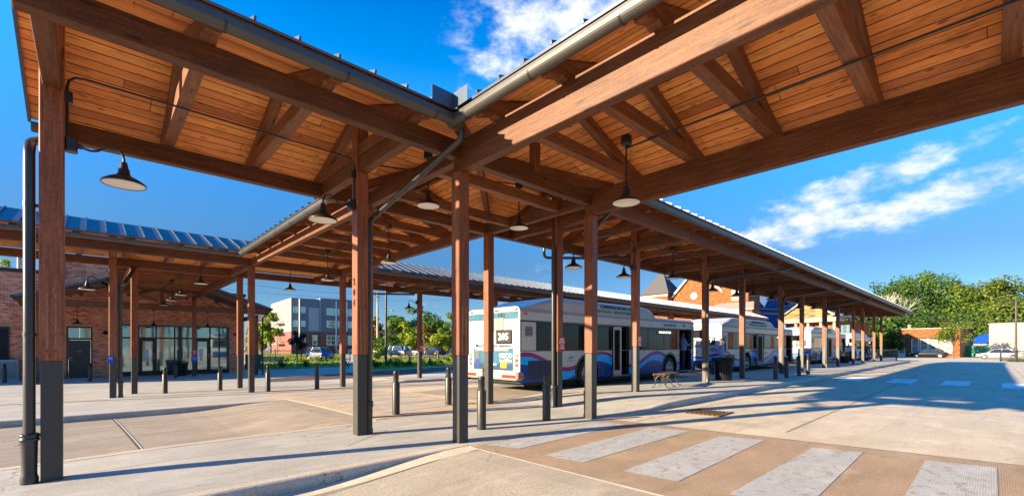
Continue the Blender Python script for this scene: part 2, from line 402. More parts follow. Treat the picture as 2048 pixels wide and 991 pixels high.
M['txt_navy'] = plain('navy_lettering', (.015,.035,.20), .4)
M['txt_green'] = plain('green_lettering', (.01,.30,.17), .4)
M['txt_white'] = plain('white_lettering', (.85,.85,.85), .4)
M['txt_dark'] = plain('black_lettering', (.02,.02,.02), .5)
M['txt_lit'] = base_mat('lit_sign_dots', (.9,.9,.85), .5)[0]
_b = M['txt_lit'].node_tree.nodes['Principled BSDF']; _b.inputs['Emission Color'].default_value = (1,.97,.9,1); _b.inputs['Emission Strength'].default_value = .5
LEAF = {
 'green': leaf_mat('leaves_mid_green', [(.035,.075,.012), (.07,.14,.018), (.11,.19,.022), (.16,.25,.03)]),
 'dark':  leaf_mat('leaves_deep_green', [(.02,.05,.012), (.045,.10,.016), (.075,.15,.02), (.10,.19,.025)]),
 'lime':  leaf_mat('leaves_yellow_green', [(.12,.17,.012), (.19,.25,.018), (.26,.31,.022), (.33,.35,.03)]),
 'olive': leaf_mat('leaves_olive', [(.05,.09,.014), (.085,.135,.018), (.13,.18,.022), (.18,.19,.028)]),
 'rust':  leaf_mat('leaves_russet_green', [(.10,.10,.02), (.16,.13,.022), (.24,.14,.03), (.13,.16,.022)]),
 'purple': leaf_mat('leaves_dark_purple', [(.022,.016,.014), (.04,.03,.02), (.06,.035,.025), (.035,.045,.015)], .2),
 'shrub': leaf_mat('shrub_leaves', [(.02,.06,.012), (.04,.11,.018), (.07,.16,.02)], .25),
}
# ------------------------------------------------------------------ canopies
A_, W_, PITCH, ZC, ZE = 1.54, 2.0, 0.37, 4.375, 4.475
UJ, VA, VE = 5.52, 6.87, 18.7          # centre lines: cross wing, long front wing, rear wing
SL = math.hypot(1, PITCH)
def timber_mesh(L, w, h, mat, ch=.008):
    """a chamfered timber along local X from 0 to L, centred in Y, from 0 down to -h in Z"""
    b = MB(); rs = []
    for x, i in ((0, ch), (ch, 0), (L - ch, 0), (L, ch)):
        y = w/2 - i; t = -i; z = -h + i; c = ch
        rs.append([Vector(p) for p in ((x,-y+c,z),(x,y-c,z),(x,y,z+c),(x,y,t-c),(x,y-c,t),(x,-y+c,t),(x,-y,t-c),(x,-y,z+c))])
    b.rings(rs, sm=False); return b.mesh('timber', M[mat])
def along(p0, p1, up=(0,0,1)):
    p0 = Vector(p0); x = (Vector(p1) - p0).normalized(); z = Vector(up); y = z.cross(x).normalized(); z = x.cross(y)
    Mx = Matrix.Identity(4)
    for i in range(3): Mx[i][0], Mx[i][1], Mx[i][2], Mx[i][3] = x[i], y[i], z[i], p0[i]
    return Mx
def timber(name, p0, p1, w, h, mat, parent, up=(0,0,1), me=None):
    L = (Vector(p1) - Vector(p0)).length
    return obj(name, me or timber_mesh(L, w, h, mat), parent, along(p0, p1, up))
def tie_mesh():
    b = MB(); e = W_ - .04; pts = []
    for s in (-1, 1):
        arc = [(e, .19), (e, .115), (e - .03, .085), (e - .12, .07), (e - .2, .045), (e - .27, .012), (e - .33, 0.0)]
        pts += [(s * x, z) for x, z in (arc if s < 0 else arc[::-1])]
    b.prism(pts, -.07, .07); return b.mesh('tie_beam', M['truss'])
TIE = tie_mesh()
RL = (W_ - .02) * SL
RAFT = timber_mesh(RL, .13, .16, 'truss')
KING = timber_mesh(.62, .13, .13, 'truss')
CAP = {}
GROOVE = None
def post(parent, x, y, zb, zt, number=None, size=.19, front=(0, -1)):
    key = round(zt - zb, 2)
    hb = 1.27
    if key not in CAP:
        c = MB(); c.bbox(-.083, .083, -.083, .083, 0, hb, .006)
        me = timber_mesh(zt - zb - hb, size, size, 'post', .01)
        me.transform(Matrix.Translation((0, 0, size/2)))
        CAP[key] = (me, c.mesh('base_cover', M['metal_cover']))
    me, cm = CAP[key]
    UP = Matrix(((0,0,-1,0),(0,1,0,0),(1,0,0,0),(0,0,0,1)))   # local X -> Z
    p = obj('column', me, parent, TR(x, y, zb + hb) @ UP)
    obj('base_cover', cm, p, (TR(0, 0, hb) @ UP).inverted() @ Matrix.Identity(4) @ TR(0, 0, 0))
    global GROOVE
    if GROOVE is None:
        g = MB()
        for a in (-.032, .032): g.bbox(a - .007, a + .007, -.0975, -.090, .004, .72, .002)
        GROOVE = g.mesh('routed_groove', M['truss_light'])
    rz = math.atan2(front[1], front[0]) + math.pi / 2
    obj('routed_groove', GROOVE, p, UP.inverted() @ Matrix.Rotation(rz, 4, 'Z'))
    if number:
        for k, d in enumerate(number):
            n = obj('house_number', text_mesh(d, .155, M['txt_dark'], .006, bold=.003), p)
            n.matrix_basis = (wm(p)).inverted() @ facing(wm(parent) @ Vector((x, y, zb)) + Vector((-.0995, 0, 2.42 - .17 * k)), (0,-1,0), (0,0,1))
    return p
def roof_side(root, sgn, x0, x1, cut0, cut1):
    """boards, metal sheet and gutter of one slope; cut0/cut1: does the end run up a valley (True) or stop square"""
    c0, c1 = (W_ if cut0 else 0), (W_ if cut1 else 0)
    # local frame of the slope: X along, Y up the slope, from the eave
    e = Matrix.Identity(4); y = Vector((0, -sgn, PITCH)).normalized(); x = Vector((1, 0, 0)); z = x.cross(y)
    if z.z < 0: z = -z
    for i in range(3): e[i][0], e[i][1], e[i][2] = x[i], y[i], z[i]
    e.translation = Vector((0, sgn * W_, ZE)); H = W_ * SL
    def slab(z0, z1, over=0.0):
        pts = [(x0, -over), (x1, -over), (x1 + c1, H), (x0 - c0, H)]
        b = MB(); lo = [(p[0], p[1], z0) for p in pts]; hi = [(p[0], p[1], z1) for p in pts]
        b.add(lo + hi, [(0,1,2,3),(7,6,5,4),(0,4,5,1),(1,5,6,2),(2,6,7,3),(3,7,4,0)]); return b
    slab(0, .03).build('ceiling_boards', M['boards'], root, e)
    b = slab(.033, .06, .03)
    n = int((x1 + c1 - x0 + c0) / .41); xx = x0 - c0 + .12
    while xx < x1 + c1 - .05:
        ys = -.035
        if xx < x0: ys = max(ys, (x0 - xx) / c0 * H)
        if xx > x1: ys = max(ys, (xx - x1) / c1 * H)
        if ys < H - .05: b.box(xx - .012, xx + .012, ys, H, .06, .10)
        xx += .41
    if not cut0: b.box(x0 - .012, x0 + .02, -.03, H, -.035, .065)
    if not cut1: b.box(x1 - .02, x1 + .012, -.03, H, -.035, .065)
    b.build('metal_roof', M['roof'], root, e)
    # half-round gutter with brackets
    g = MB(); r = .07; cy, cz = sgn * (W_ + .02), ZE - .095
    xa, xb = x0 - (.075 if cut0 else -.02), x1 + (.075 if cut1 else -.02)
    pro = [(r * math.cos(a), r * math.sin(a)) for a in [math.pi + math.pi * k / 10 for k in range(11)]]
    pro = [(-r, .05), (-r, .02)] + pro[1:-1] + [(r, .02), (r, .05), (r - .008, .055), (r - .008, .02)] + [((r - .006) * math.cos(a), (r - .006) * math.sin(a)) for a in [2 * math.pi - math.pi * k / 10 for k in range(1, 10)]] + [(-r + .006, .05)]
    g.rings([[Vector((X, cy + p[0] * sgn, cz + p[1])) for p in pro] for X in (xa, xb)], sm=False)
    X = xa + .35
    while X < xb - .05:
        rr = r + .006
        ring = [(rr * math.cos(math.pi + math.pi * k / 8), rr * math.sin(math.pi + math.pi * k / 8)) for k in range(9)]
        for k in range(8):
            (p, q), (s, t) = ring[k], ring[k+1]
            g.add([(X-.011, cy+p, cz+q), (X+.011, cy+p, cz+q), (X+.011, cy+s, cz+t), (X-.011, cy+s, cz+t)], [(0,1,2,3)], 1)
        X += 1.147
    g.build('gutter', [M['gutter'], M['black']], root)
def truss(root, x, king=False):
    obj('tie_beam', TIE, root, TR(x, 0, ZC, R(90)))
    for s in (-1, 1):
        p0 = Vector((x, s * (W_ - .02), ZE + .0074 - .012)); p1 = Vector((x, 0, ZE + PITCH * W_ - .012))
        obj('rafter', RAFT, root, along(p0, p1))
    if king:
        obj('king_post', KING, root, along((x + .065, 0, ZC + .19), (x + .065, 0, ZC + 1)) @ Matrix.Translation((0, 0, .0)))
def canopy(name, label, ox, oy, rz, group='canopies of the station'):
    return thing(name, label, 'canopy', (ox, oy, 0), rz, group)
SPAN_B = dict(w=.14, h=.255)
def beam_run(root, y, xs, zt, h):
    for a, b in zip(xs[:-1], xs[1:]): timber('beam', (a + .002, y, zt), (b - .002, y, zt), .14, h, 'beam', root)

# ---- long front wing (runs along u): near left end to the far right
long_ = canopy('platform_canopy', 'long timber canopy with metal roof running from near left to far right', UJ, VA, 0)
U0, U1 = -.62 - UJ, 53.2 - UJ
for sg in (-1, 1):
    roof_side(long_, sg, U0, -W_, False, True)
    roof_side(long_, sg, W_, U1, True, False)
LCOL = [-.31, 3.12, 7.87, 11.2, 15.73, 19.14, 24.0, 27.45, 32.1, 35.6, 40.4, 43.9, 48.8, 52.4]
tr = [-.31, .83, 1.98, 3.12]
k = 7.87
while k < 53.0: tr.append(k); k += 1.138
for u in tr: truss(long_, u - UJ)
for sg in (-1, 1):
    xs = [(-.47 if sg < 0 else -.40) - UJ, -A_ - .03, A_ + .03] + [u - UJ for u in (11.2, 15.73, 19.14, 24.0, 29.7, 35.6, 40.4, 46.3)] + [53.1 - UJ]
    beam_run(long_, sg * A_, xs, ZC, .255)
for i, u in enumerate(LCOL):
    zb = zg(u, VA)
    post(long_, u - UJ, 0, zb, 4.98, {1: '204', 5: '205', 8: '207'}.get(i))
    for s in (-1, 1):
        timber('girt', (u - UJ, s * .1, ZC - .01), (u - UJ, s * (A_ - .072), ZC - .01), .14, .235, 'beam', long_)
timber('ridge_beam', (U0 + .1, 0, ZE + PITCH * W_ - .045), (-.1, 0, ZE + PITCH * W_ - .045), .09, .16, 'beam', long_)
timber('ridge_beam', (.1, 0, ZE + PITCH * W_ - .045), (U1 - .1, 0, ZE + PITCH * W_ - .045), .09, .16, 'beam', long_)

# ---- cross wing over the drive (towards the camera, right)
near = canopy('drive_canopy', 'wide timber canopy over the near crossing at upper right, its front beam sunlit', UJ, VA, R(90))
VB0 = -13.0 - VA
for sg in (-1, 1): roof_side(near, sg, VB0, -W_, False, True)
v = 4.45
while v > -12.9: truss(near, v - VA); v -= 1.147
for sg in (-1, 1):
    # local y = -u: sg=+1 is the front (low u) side
    beam_run(near, sg * 1.57, [-13.1 - VA, -8 - VA, -2.6 - VA, -A_ + .075], ZC, .435)
post(near, -A_, 1.57, 0, 3.94, front=(-1, 0)); post(near, -A_, -1.57, 0, 3.94, front=(-1, 0))
for v in (-2.6, -8, -12.5):
    for s in (-1, 1): post(near, v - VA, s * 1.57, 0, 3.94)
    timber('girt', (v - VA, -1.49, ZC - .16), (v - VA, 1.49, ZC - .16), .14, .235, 'beam', near, up=(0,0,1))
timber('ridge_beam', (VB0 + .1, 0, ZE + PITCH * W_ - .045), (-.1, 0, ZE + PITCH * W_ - .045), .09, .16, 'beam', near)
for sx in (-1, 1):
    for sy in (-1, 1):
        timber('valley_rafter', (sx * (A_ + .33), sy * (A_ + .33), ZE + .10), (sx * .05, sy * .05, ZE + PITCH * W_ - .05), .12, .2, 'truss', near)
for s in (-1, 1):   # joists that cross the corner square
    timber('joist', (s * .75, -1.5, ZC - .02), (s * .75, 1.5, ZC - .02), .13, .19, 'truss', near)
timber('king_post', (-A_, .07, ZC), (-A_, .07, 5.1), .14, .14, 'truss', near, up=(0,1,0))
b = MB()   # splash guards at the inner corner of the gutters
b.box(-W_ - .10, -W_ - .094, W_ + .10, W_ + .42, ZE + .0, ZE + .20)
b.box(-W_ - .40, -W_ - .10, W_ + .094, W_ + .10, ZE + .0, ZE + .20)
b.build('splash_guard', M['roof'], near)

# ---- cross wing from the junction back to the rear wing
mid = canopy('link_canopy', 'timber canopy linking the front and rear platforms over the left striped crossing', UJ, VA, R(90))
VM = VE - VA
for sg in (-1, 1): roof_side(mid, sg, W_, VM - W_, True, True)
v = 9.15
while v < 16.4: truss(mid, v - VA, True); v += 1.147
for sg in (-1, 1): beam_run(mid, sg * A_, [-A_ + .08, A_ - .08, 5.6, VM - A_ + .0, VM + A_], ZC, .255)
for s in (-1, 1): post(mid, A_, s * 1.57, 0, 4.12); post(mid, VM - A_, s * 1.57, zg(UJ, 17.2), 4.12)
timber('ridge_beam', (.1, 0, ZE + PITCH * W_ - .045), (VM - .1, 0, ZE + PITCH * W_ - .045), .09, .16, 'beam', mid)

# ---- rear wing
rear = canopy('rear_canopy', 'long timber canopy with blue grey metal roof behind the buses and along the left plaza', UJ, VE, 0)
for sg in (-1, 1):
    if sg < 0:
        roof_side(rear, sg, -3.1 - UJ, -W_, False, True); roof_side(rear, sg, W_, 54 - UJ, True, False)
    else: roof_side(rear, sg, -3.1 - UJ, 54 - UJ, False, False)
RCOL = [-2.6, .48, 11.45, 16.25, 19.6, 24.3, 27.7, 32.4, 36.2, 40.5, 43.9, 48.6, 52.6]
k = -2.6
while k < 53.5:
    if abs(k - UJ) > 2.1: truss(rear, k - UJ)
    k += 1.147
for sg in (-1, 1): beam_run(rear, sg * A_, [-3.0 - UJ, -A_, A_] + [u - UJ for u in (11.45, 16.25, 24.3, 32.4, 40.5, 48.6)] + [53.9 - UJ], ZC, .255)
for u in RCOL:
    post(rear, u - UJ, 0, zg(u, VE), 4.98)
    for s in (-1, 1): timber('girt', (u - UJ, s * .1, ZC - .01), (u - UJ, s * (A_ - .072), ZC - .01), .14, .235, 'beam', rear)

# ---- wing from the rear canopy to the terminal building
UD = 2.68
ent = canopy('entrance_canopy', 'timber canopy leading to the brick terminal doors beyond the left posts', UD, VE, R(90))
EL0, EL1 = W_ + .06, 31.4 - VE
for sg in (-1, 1): roof_side(ent, sg, EL0, EL1, False, False)
v = EL0 + .5
while v < EL1: truss(ent, v); v += 1.147
obj('king_post', KING, ent, along((EL1 - .2, 0, ZC + .1), (EL1 - .2, 0, ZC + 1)))
for sg in (-1, 1):
    beam_run(ent, sg * 1.6, [A_ + .08, 6.4, EL1 + .1], ZC, .255)
    post(ent, A_ + .1, sg * 1.6, zg(UD, VE + 1.6), 4.12); post(ent, EL1 - .15, sg * 1.6, zg(UD, 31), 4.12)
    timber('strut', (EL1 - .2, sg * .1, ZC + .25), (EL1 - .2, sg * 1.35, ZC - .2), .13, .16, 'truss', ent)
# ------------------------------------------------------------------ ground
def heights():
    us = [-900, -500, -250, -120, -70, -45, -30] + [-22 + i * .5 for i in range(38)] + [-2.8 + .3 * i for i in range(46)] + [11 + .75 * i for i in range(72)] + [66, 70, 76, 82, 90, 100, 130, 180, 300, 600, 1000]
    vs = [-900, -400, -150, -60, -30, -16] + [-12 + .6 * i for i in range(27)] + [4.2, 4.6, 4.9, VK0 - .012, VK0 + .012, 5.4, 6, 6.6, 7.2, 7.6, VK1L - .012, VK1L + .012, 8.3, VK1 - .012, VK1 + .012, 9, 9.6, 10.3, 11, 11.8, 12.5, VK2 - .012, VK2 + .012, 14, 15, 16, 16.8, 17.19, 17.21, 18.2, 19.2, 20.2, 20.59, 20.61, 22, 24, 26, 29, 32, 36, 42, 50, 70, 110, 200, 400, 900]
    b = MB(); nu = len(us); vsx = []
    for v in vs:
        for u in us: b.v.append((u, v, zg(u, v)))
    for j in range(len(vs) - 1):
        for i in range(nu - 1):
            b.f.append((j*nu+i, j*nu+i+1, (j+1)*nu+i+1, (j+1)*nu+i)); b.m.append(0); b.sm.append(False)
    return b.build('ground', M['road'], kind='structure')
heights()
def sheet(name, quad, mat, n=8, m=4, dz=.004, flat=None, kind='structure'):
    """a thin sheet on the ground through four corner points (u, v)"""
    b = MB(); a, c, d, e = [Vector((p[0], p[1], 0)) for p in quad]
    for j in range(m + 1):
        for i in range(n + 1):
            s, t = i / n, j / m
            p = (a * (1-s) + c * s) * (1-t) + (e * (1-s) + d * s) * t
            b.v.append((p.x, p.y, (zg(p.x, p.y) if flat is None else flat) + dz))
    for j in range(m):
        for i in range(n):
            b.f.append((j*(n+1)+i, j*(n+1)+i+1, (j+1)*(n+1)+i+1, (j+1)*(n+1)+i)); b.m.append(0); b.sm.append(False)
    return b.build(name, M[mat], kind=kind)
def rect(name, u0, u1, v0, v1, mat, n=8, m=4, dz=.004): return sheet(name, [(u0,v0),(u1,v0),(u1,v1),(u0,v1)], mat, n, m, dz)
def strip(name, p0, p1, w, mat, dz=.009, n=12):
    p0, p1 = Vector(p0).to_2d() if len(p0) == 3 else Vector(p0), Vector(p1); d = (p1 - p0).normalized(); q = Vector((-d.y, d.x)) * w / 2
    return sheet(name, [p0 - q, p1 - q, p1 + q, p0 + q], mat, n, 1, dz)
# platforms
rect('platform', -20, 3.9, VK0 + .16, VK1L - .16, 'conc', 60, 3)
rect('platform', 3.9, 7.3, VK0 - .02, VK1L + .05, 'conc', 10, 3)
rect('platform', 7.3, 54.6, VK0 + .16, VK1 - .16, 'conc', 110, 3)
rect('plaza', -24, 3.9, VK2 + .16, 33.9, 'conc', 60, 24)
rect('plaza', 3.9, 8.4, 16.4, 33.9, 'conc', 8, 20)
rect('rear_platform', 8.4, 56, 17.36, 20.44, 'conc', 80, 3)
# foreground and lanes
rect('drive', -16, 3.86, -14, VK0 - .3, 'fore', 60, 16)
rect('bus_lane', -20, 3.86, VK1L + .05, VK2 - .05, 'conc2', 60, 10)
rect('bus_lane', 7.35, 56, VK1 + .05, 12.6, 'conc2', 80, 4)
# crossings
N0, N1 = (3.84, 4.98), (3.99, -3.0); F0, F1 = (7.24, 5.0), (8.35, -3.0)
sheet('crosswalk', [N0, F0, F1, N1], 'tined', 10, 14)
sheet('crosswalk', [(3.95, VK1L + .08), (7.2, VK1L + .08), (7.2, 16.4), (3.95, 16.4)], 'tined2', 8, 20)
for q in ([(4.07,4.91),(4.28,4.42),(7.0,4.50),(6.83,5.0)], [(4.26,3.93),(4.32,3.37),(7.22,3.41),(7.03,4.03)], [(4.35,2.83),(4.43,2.22),(7.34,2.32),(7.16,2.9)],
          [(4.40,1.70),(4.55,1.10),(7.43,1.16),(7.29,1.69)], [(4.5,.55),(4.62,-.04),(7.63,-.04),(7.49,.56)], [(4.55,-.6),(4.65,-1.2),(7.75,-1.2),(7.62,-.6)]):
    sheet('crosswalk_stripe', [q[0], q[3], q[2], q[1]], 'paint', 10, 2, .008)
for i in range(6): rect('crosswalk_stripe', 4.45, 6.9, 8.75 + i * 1.15, 8.75 + i * 1.15 + .55, 'paint', 6, 1, .008)
for i in range(9):
    v0 = 4.4 - i * 1.55
    sheet('crosswalk_stripe', [(22.6, v0), (25.6, v0), (25.7, v0 - .75), (22.7, v0 - .75)], 'paint2', 4, 1, .006)
# joints
strip('road_joint', N0, N1, .028, 'jointw'); strip('road_joint', F0, (8.5, -4), .016, 'joint')
strip('road_joint', (.33, VK2 - .1), (.55, VK1L + .04), .032, 'joint', .006); strip('road_joint', (.355, VK2 - .1), (.575, VK1L + .04), .014, 'jointw', .010)
strip('road_joint', (3.92, VK1L + .0), (3.92, VK2 + .3), .035, 'jointw')
strip('road_joint', (-6, VK0 - .62), (3.86, VK0 - .30), .016, 'joint'); strip('road_joint', (-10, 8.1), (3.9, 8.1), .016, 'joint')
for u in (-3.4,): strip('road_joint', (u, VK0 + .2), (u, VK1L - .2), .008, 'joint')
for u in (10.4, 12.9, 15.2, 18, 20.5, 23, 26, 29, 33, 37): strip('road_joint', (u, VK0 + .2), (u, VK1 - .2), .010, 'joint')
strip('road_joint', (-10, 6.9), (3.9, 6.9), .006, 'joint')
for v in (2.3, -1.2): strip('road_joint', (8.3, v), (60, v + .4), .014, 'joint', n=60)
strip('road_joint', (7.4, 4.55), (56, 4.55), .012, 'joint', n=80)
for u in (13.5, 18.5, 23.8, 30, 36, 42): strip('road_joint', (u, 4.5), (u, -6), .012, 'joint')
strip('road_joint', (2.62, 6.2), (3.6, 6.9), .010, 'joint'); strip('road_joint', (2.6, 7.5), (3.6, 6.95), .010, 'joint')
strip('road_joint', (4.0, VK1L + .08), (7.2, VK1L + .08), .016, 'joint')
# kerbs follow the ground
def kerb(name, u0, u1, v, side, du=.5):
    b = MB(); n = max(2, int((u1 - u0) / du)); prof = []
    for i in range(n + 1):
        u = u0 + (u1 - u0) * i / n; inn = v - side * .2
        zt = zg(u, v - side * .1) + .008; zl = zg(u, v + side * .06) - .04; o = v + side * .02
        prof.append([Vector(p) for p in ((u, v - side * .17, zt - .02), (u, v - side * .17, zt), (u, o - side * .035, zt), (u, o - side * .008, zt - .012), (u, o + side * .004, zt - .035), (u, o + side * .012, zl))])
    b.rings(prof, closed=False, sm=False, caps=False)
    return b.build(name, M['kerb'], kind='structure')
kerb('kerb', -20, 3.9, VK0, -1); kerb('kerb', -20, 3.9, VK1L, 1); kerb('kerb', 7.3, 55, VK0, -1); kerb('kerb', 7.3, 55, VK1, 1)
kerb('kerb', -22, 3.9, VK2, -1); kerb('kerb', 8.4, 56, 17.2, -1)
# storm drain
c = gp(1418, 825); b = MB()
for i in range(7): b.box(-.34, .34, -.3 + i * .09, -.3 + i * .09 + .05, .006, .02)
b.box(-.4, .4, -.36, -.31, .005, .022); b.box(-.4, .4, .33, .38, .005, .022); b.box(-.4, .4, -.36, .38, .004, .008)
tag(b.build('drain_grate', M['rust'], None, TR(c[0], c[1], 0, .05)), 'rusty iron drain grate set in the road beside the right kerb', 'drain')
# landscaping beyond the rear lane
ZF = -.296
def flat(name, pxs, mat, dz, z=-.30):
    b = MB(); pts = [gp(x, y, z) for x, y in pxs]; b.poly([(p[0], p[1], z + dz) for p in pts]); return b.build(name, M[mat], kind='structure')
flat('street', [(500, 788), (965, 762), (1010, 744), (900, 744), (735, 770), (500, 781)], 'asphalt', .004)
flat('planting_bed', [(540, 765), (735, 757), (900, 740), (955, 738), (955, 729), (740, 742), (540, 757)], 'mulch', .012)
flat('footpath', [(505, 757), (700, 748), (700, 733), (505, 741)], 'conc', .008)
flat('lawn', [(490, 741), (690, 733), (690, 706), (490, 706)], 'grass', .016)
flat('lawn', [(735, 741), (960, 727), (960, 712), (735, 714)], 'grass', .016)
flat('side_street', [(480, 705.5), (1000, 711), (1000, 702), (480, 700)], 'asphalt', .02)
# ------------------------------------------------------------------ lamps
SHADE = [(.028,.26),(.032,.25),(.040,.20),(.052,.17),(.056,.13),(.07,.105),(.10,.09),(.15,.062),(.20,.028),(.208,.012),(.206,0.0),(.196,.004)]
def shade_parts(root, x, z):
    b = MB(); b.lathe(SHADE, 24, (x, 0, z), caps=False); b.build('shade', M['black'], root)
    b = MB(); b.lathe([(.001,.03),(.06,.03),(.197,.008),(.2,.004)], 24, (x, 0, z), caps=False); b.build('lens', M['lens'], root)
def gooseneck_proto():
    t = thing('gooseneck_lamp', 'gooseneck lamp', 'lamp', group='gooseneck lamps on the canopy posts')
    b = MB(); b.bbox(0, .10, -.06, .06, -.08, .08, .012); b.tube([(.10,0,0),(.135,0,0)], .028, 10); b.build('wall_box', M['black'], t)
    p = [(.12,0,0),(.16,0,-.012),(.21,0,-.02),(.26,0,-.005),(.31,0,.04),(.36,0,.075),(.41,0,.08),(.45,0,.06),(.475,0,.01),(.485,0,-.04),(.485,0,-.09)]
    b = MB(); b.tube(p, .0135, 8); b.build('arm', M['black'], t)
    shade_parts(t, .485, -.33); return t
def pendant_proto(L):
    t = thing('pendant_lamp', 'pendant lamp', 'lamp', group='pendant lamps under the canopies')
    b = MB(); b.lathe([(.075,0),(.08,.01),(.08,.11),(.07,.13)], 14); b.build('mount_box', M['black'], t)
    b = MB(); b.tube([(0,0,0),(0,0,-L)], .0125, 8); b.build('rod', M['black'], t)
    shade_parts(t, 0, -L - .24); return t
G0 = gooseneck_proto(); gl = []
def gooseneck(u, v, z, dx, label, rz=None):
    W = TR(u + dx * .097, v, z, (0 if dx > 0 else math.pi) if rz is None else rz)
    if not gl: G0.matrix_basis = W; G0['label'] = label; gl.append(G0)
    else: gl.append(dup(G0, W, label))
zl = 3.62
gooseneck(-.31, VA, 3.60, 1, 'large gooseneck lamp on the near left post with the black downspout')
gooseneck(3.12, VA, 3.62, -1, 'gooseneck lamp with round blue-lit box on the post numbered 204')
gooseneck(7.87, VA, zl, 1, 'gooseneck lamp on the post with a red sign behind the corner posts')
gooseneck(11.2, VA, zl, -1, 'gooseneck lamp on the post standing before the open rear bus door')
gooseneck(15.73, VA, zl + .1, 1, 'gooseneck lamp on the post with a downspout beside the bus front door')
gooseneck(19.14, VA, zl + .1, -1, 'gooseneck lamp on the post numbered 205')
gooseneck(24.0, VA, zl + .1, 1, 'gooseneck lamp on the post with black downspout over the second bus')
gooseneck(27.45, VA, zl + .1, -1, 'gooseneck lamp on the first post past the four-bollard row')
for u, d, lb in ((32.1, 1, 'gooseneck lamp on the post numbered 207'), (35.6, -1, 'gooseneck lamp on the post in front of the red bus panel'), (40.4, 1, 'small gooseneck lamp on the dark post right of the red bus panel'), (43.9, -1, 'tiny gooseneck lamp on the fourth post from the far canopy end'), (48.8, 1, 'tiny gooseneck lamp on the second post from the far canopy end'), (52.4, -1, 'tiny gooseneck lamp on the last post of the long canopy')):
    gooseneck(u, VA, zl + .05, d, lb)
gooseneck(.48, VE, 3.45, -1, 'gooseneck lamp against the brick wall, on the plaza post with a pipe')
gooseneck(11.45, VE, 3.5, -1, 'gooseneck lamp against the sky on the rear platform post with a red sign')
P0_ = pendant_proto(.62); pl = []
def pendant(u, v, z, label):
    W = TR(u, v, z)
    if not pl: P0_.matrix_basis = W; P0_['label'] = label; pl.append(P0_)
    else: pl.append(dup(P0_, W, label))
zr = ZE + PITCH * W_
pendant(5.75, 3.68, 4.37, 'large pendant lamp hanging beside the downspout under the near right canopy')
pendant(4.42, 6.93, 4.78, 'pendant lamp hanging in front of the valley timbers, left of the corner post')
pendant(6.66, 6.90, 4.78, 'pendant lamp hanging between the corner post and the post with the red sign')
pendant(5.42, 10.3, 4.34, 'pendant lamp hanging over the left crossing, right of the post numbered 204')
pendant(5.5, 14.5, 4.37, 'pendant lamp over the grey apartment block, beside the post numbered 204')
pendant(5.5, 18.2, 4.40, 'pendant lamp above the apartment block roof, right of the tall plaza post')
for v, lb in ((18.2, 'nearest pendant lamp of the row leading to the terminal doors'), (22.8, 'second pendant lamp of the row leading to the terminal doors'), (25.8, 'third pendant lamp of the row leading to the terminal doors'), (29.0, 'last pendant lamp of the row, close to the terminal gable')):
    pendant(UD, v, 4.37, lb)
for u, lb in ((13.35, 'pendant lamp hanging in front of the church tower'), (20.35, 'pendant lamp hanging left of the post with downspout, against the blue roof'), (22.6, 'pendant lamp hanging right beside the downspout post, against the blue roof'), (29.8, 'pendant lamp hanging in front of the cream pediment'), (37.9, 'small pendant lamp hanging over the red bus panel'), (46.2, 'small pendant lamp hanging over the far bench')):
    pendant(u, VA, 4.40, lb)
# ------------------------------------------------------------------ conduits
def conduit(path, label, r=.0135, boxes=()):
    P = []
    for i, p in enumerate(path):   # round the corners
        p = Vector(p)
        if 0 < i < len(path) - 1:
            a, c = (Vector(path[i-1]) - p), (Vector(path[i+1]) - p); d = min(.14, a.length * .45, c.length * .45)
            a.normalize(); c.normalize()
            for t in (0, .33, .67, 1): P.append((p + a*d) * (1-t)**2 + 2*p*t*(1-t) + (p + c*d) * t**2)
        else: P.append(p)
    b = MB(); b.tube(P, r, 8)
    for q in boxes: b.bbox(q[0]-.035, q[0]+.035, q[1]-.035, q[1]+.035, q[2]-.06, q[2]+.06, .006)
    return tag(b.build('conduit', M['black']), label, 'conduit', 'electrical conduits under the canopies')
def post_run(ua, ub, za, zb, label):
    conduit([(ua + .115, VA - .03, za), (ua + .115, VA - .03, ZC - .03), (ub - .115, VA - .03, ZC - .03), (ub - .115, VA - .03, zb)], label, boxes=[(ua + .125, VA - .03, ZC - .28), (ub - .125, VA - .03, ZC - .28)])
post_run(-.31, 3.12, 3.66, 3.66, 'black conduit arching from the near left post to the post numbered 204')
post_run(7.87, 11.2, 3.66, 3.66, 'black conduit from the red-signed post to the post before the rear bus door')
for a, c, lb in ((15.73, 19.14, 'black conduit from the downspout post to the post numbered 205'), (24.0, 27.45, 'conduit above the second bus between two posts'), (32.1, 35.6, 'conduit ending at the post numbered 207, far down the canopy')):
    post_run(a, c, 3.7, 3.7, lb)
conduit([(3.235, VA + .03, ZC - .03), (6.7, VA + .03, 4.86), (7.75, VA + .03, 4.86), (7.75, VA + .03, 3.0)], 'conduit along the junction ridge to the post with a red sign')
conduit([(11.3, VA, ZC - .02), (15.6, VA, ZC - .02)], 'straight conduit past the pendant lamp before the church tower')
conduit([(19.2, VA, ZC - .02), (23.9, VA, ZC - .02)], 'straight conduit past the two lamps before the blue roof')
conduit([(UJ + .3, 3.74, ZC - .02), (UJ + .1, -12.5, ZC - .02)], 'long black conduit crossing the boards at upper right')
conduit([(UJ - .08, 10.3, ZC - .02), (UJ, 18.5, ZC - .02)], 'pale conduit under the link canopy above the left crossing')
conduit([(UD, 18.2, ZC - .02), (UD, 30.5, ZC - .02)], 'conduit carrying the row of lamps towards the terminal')
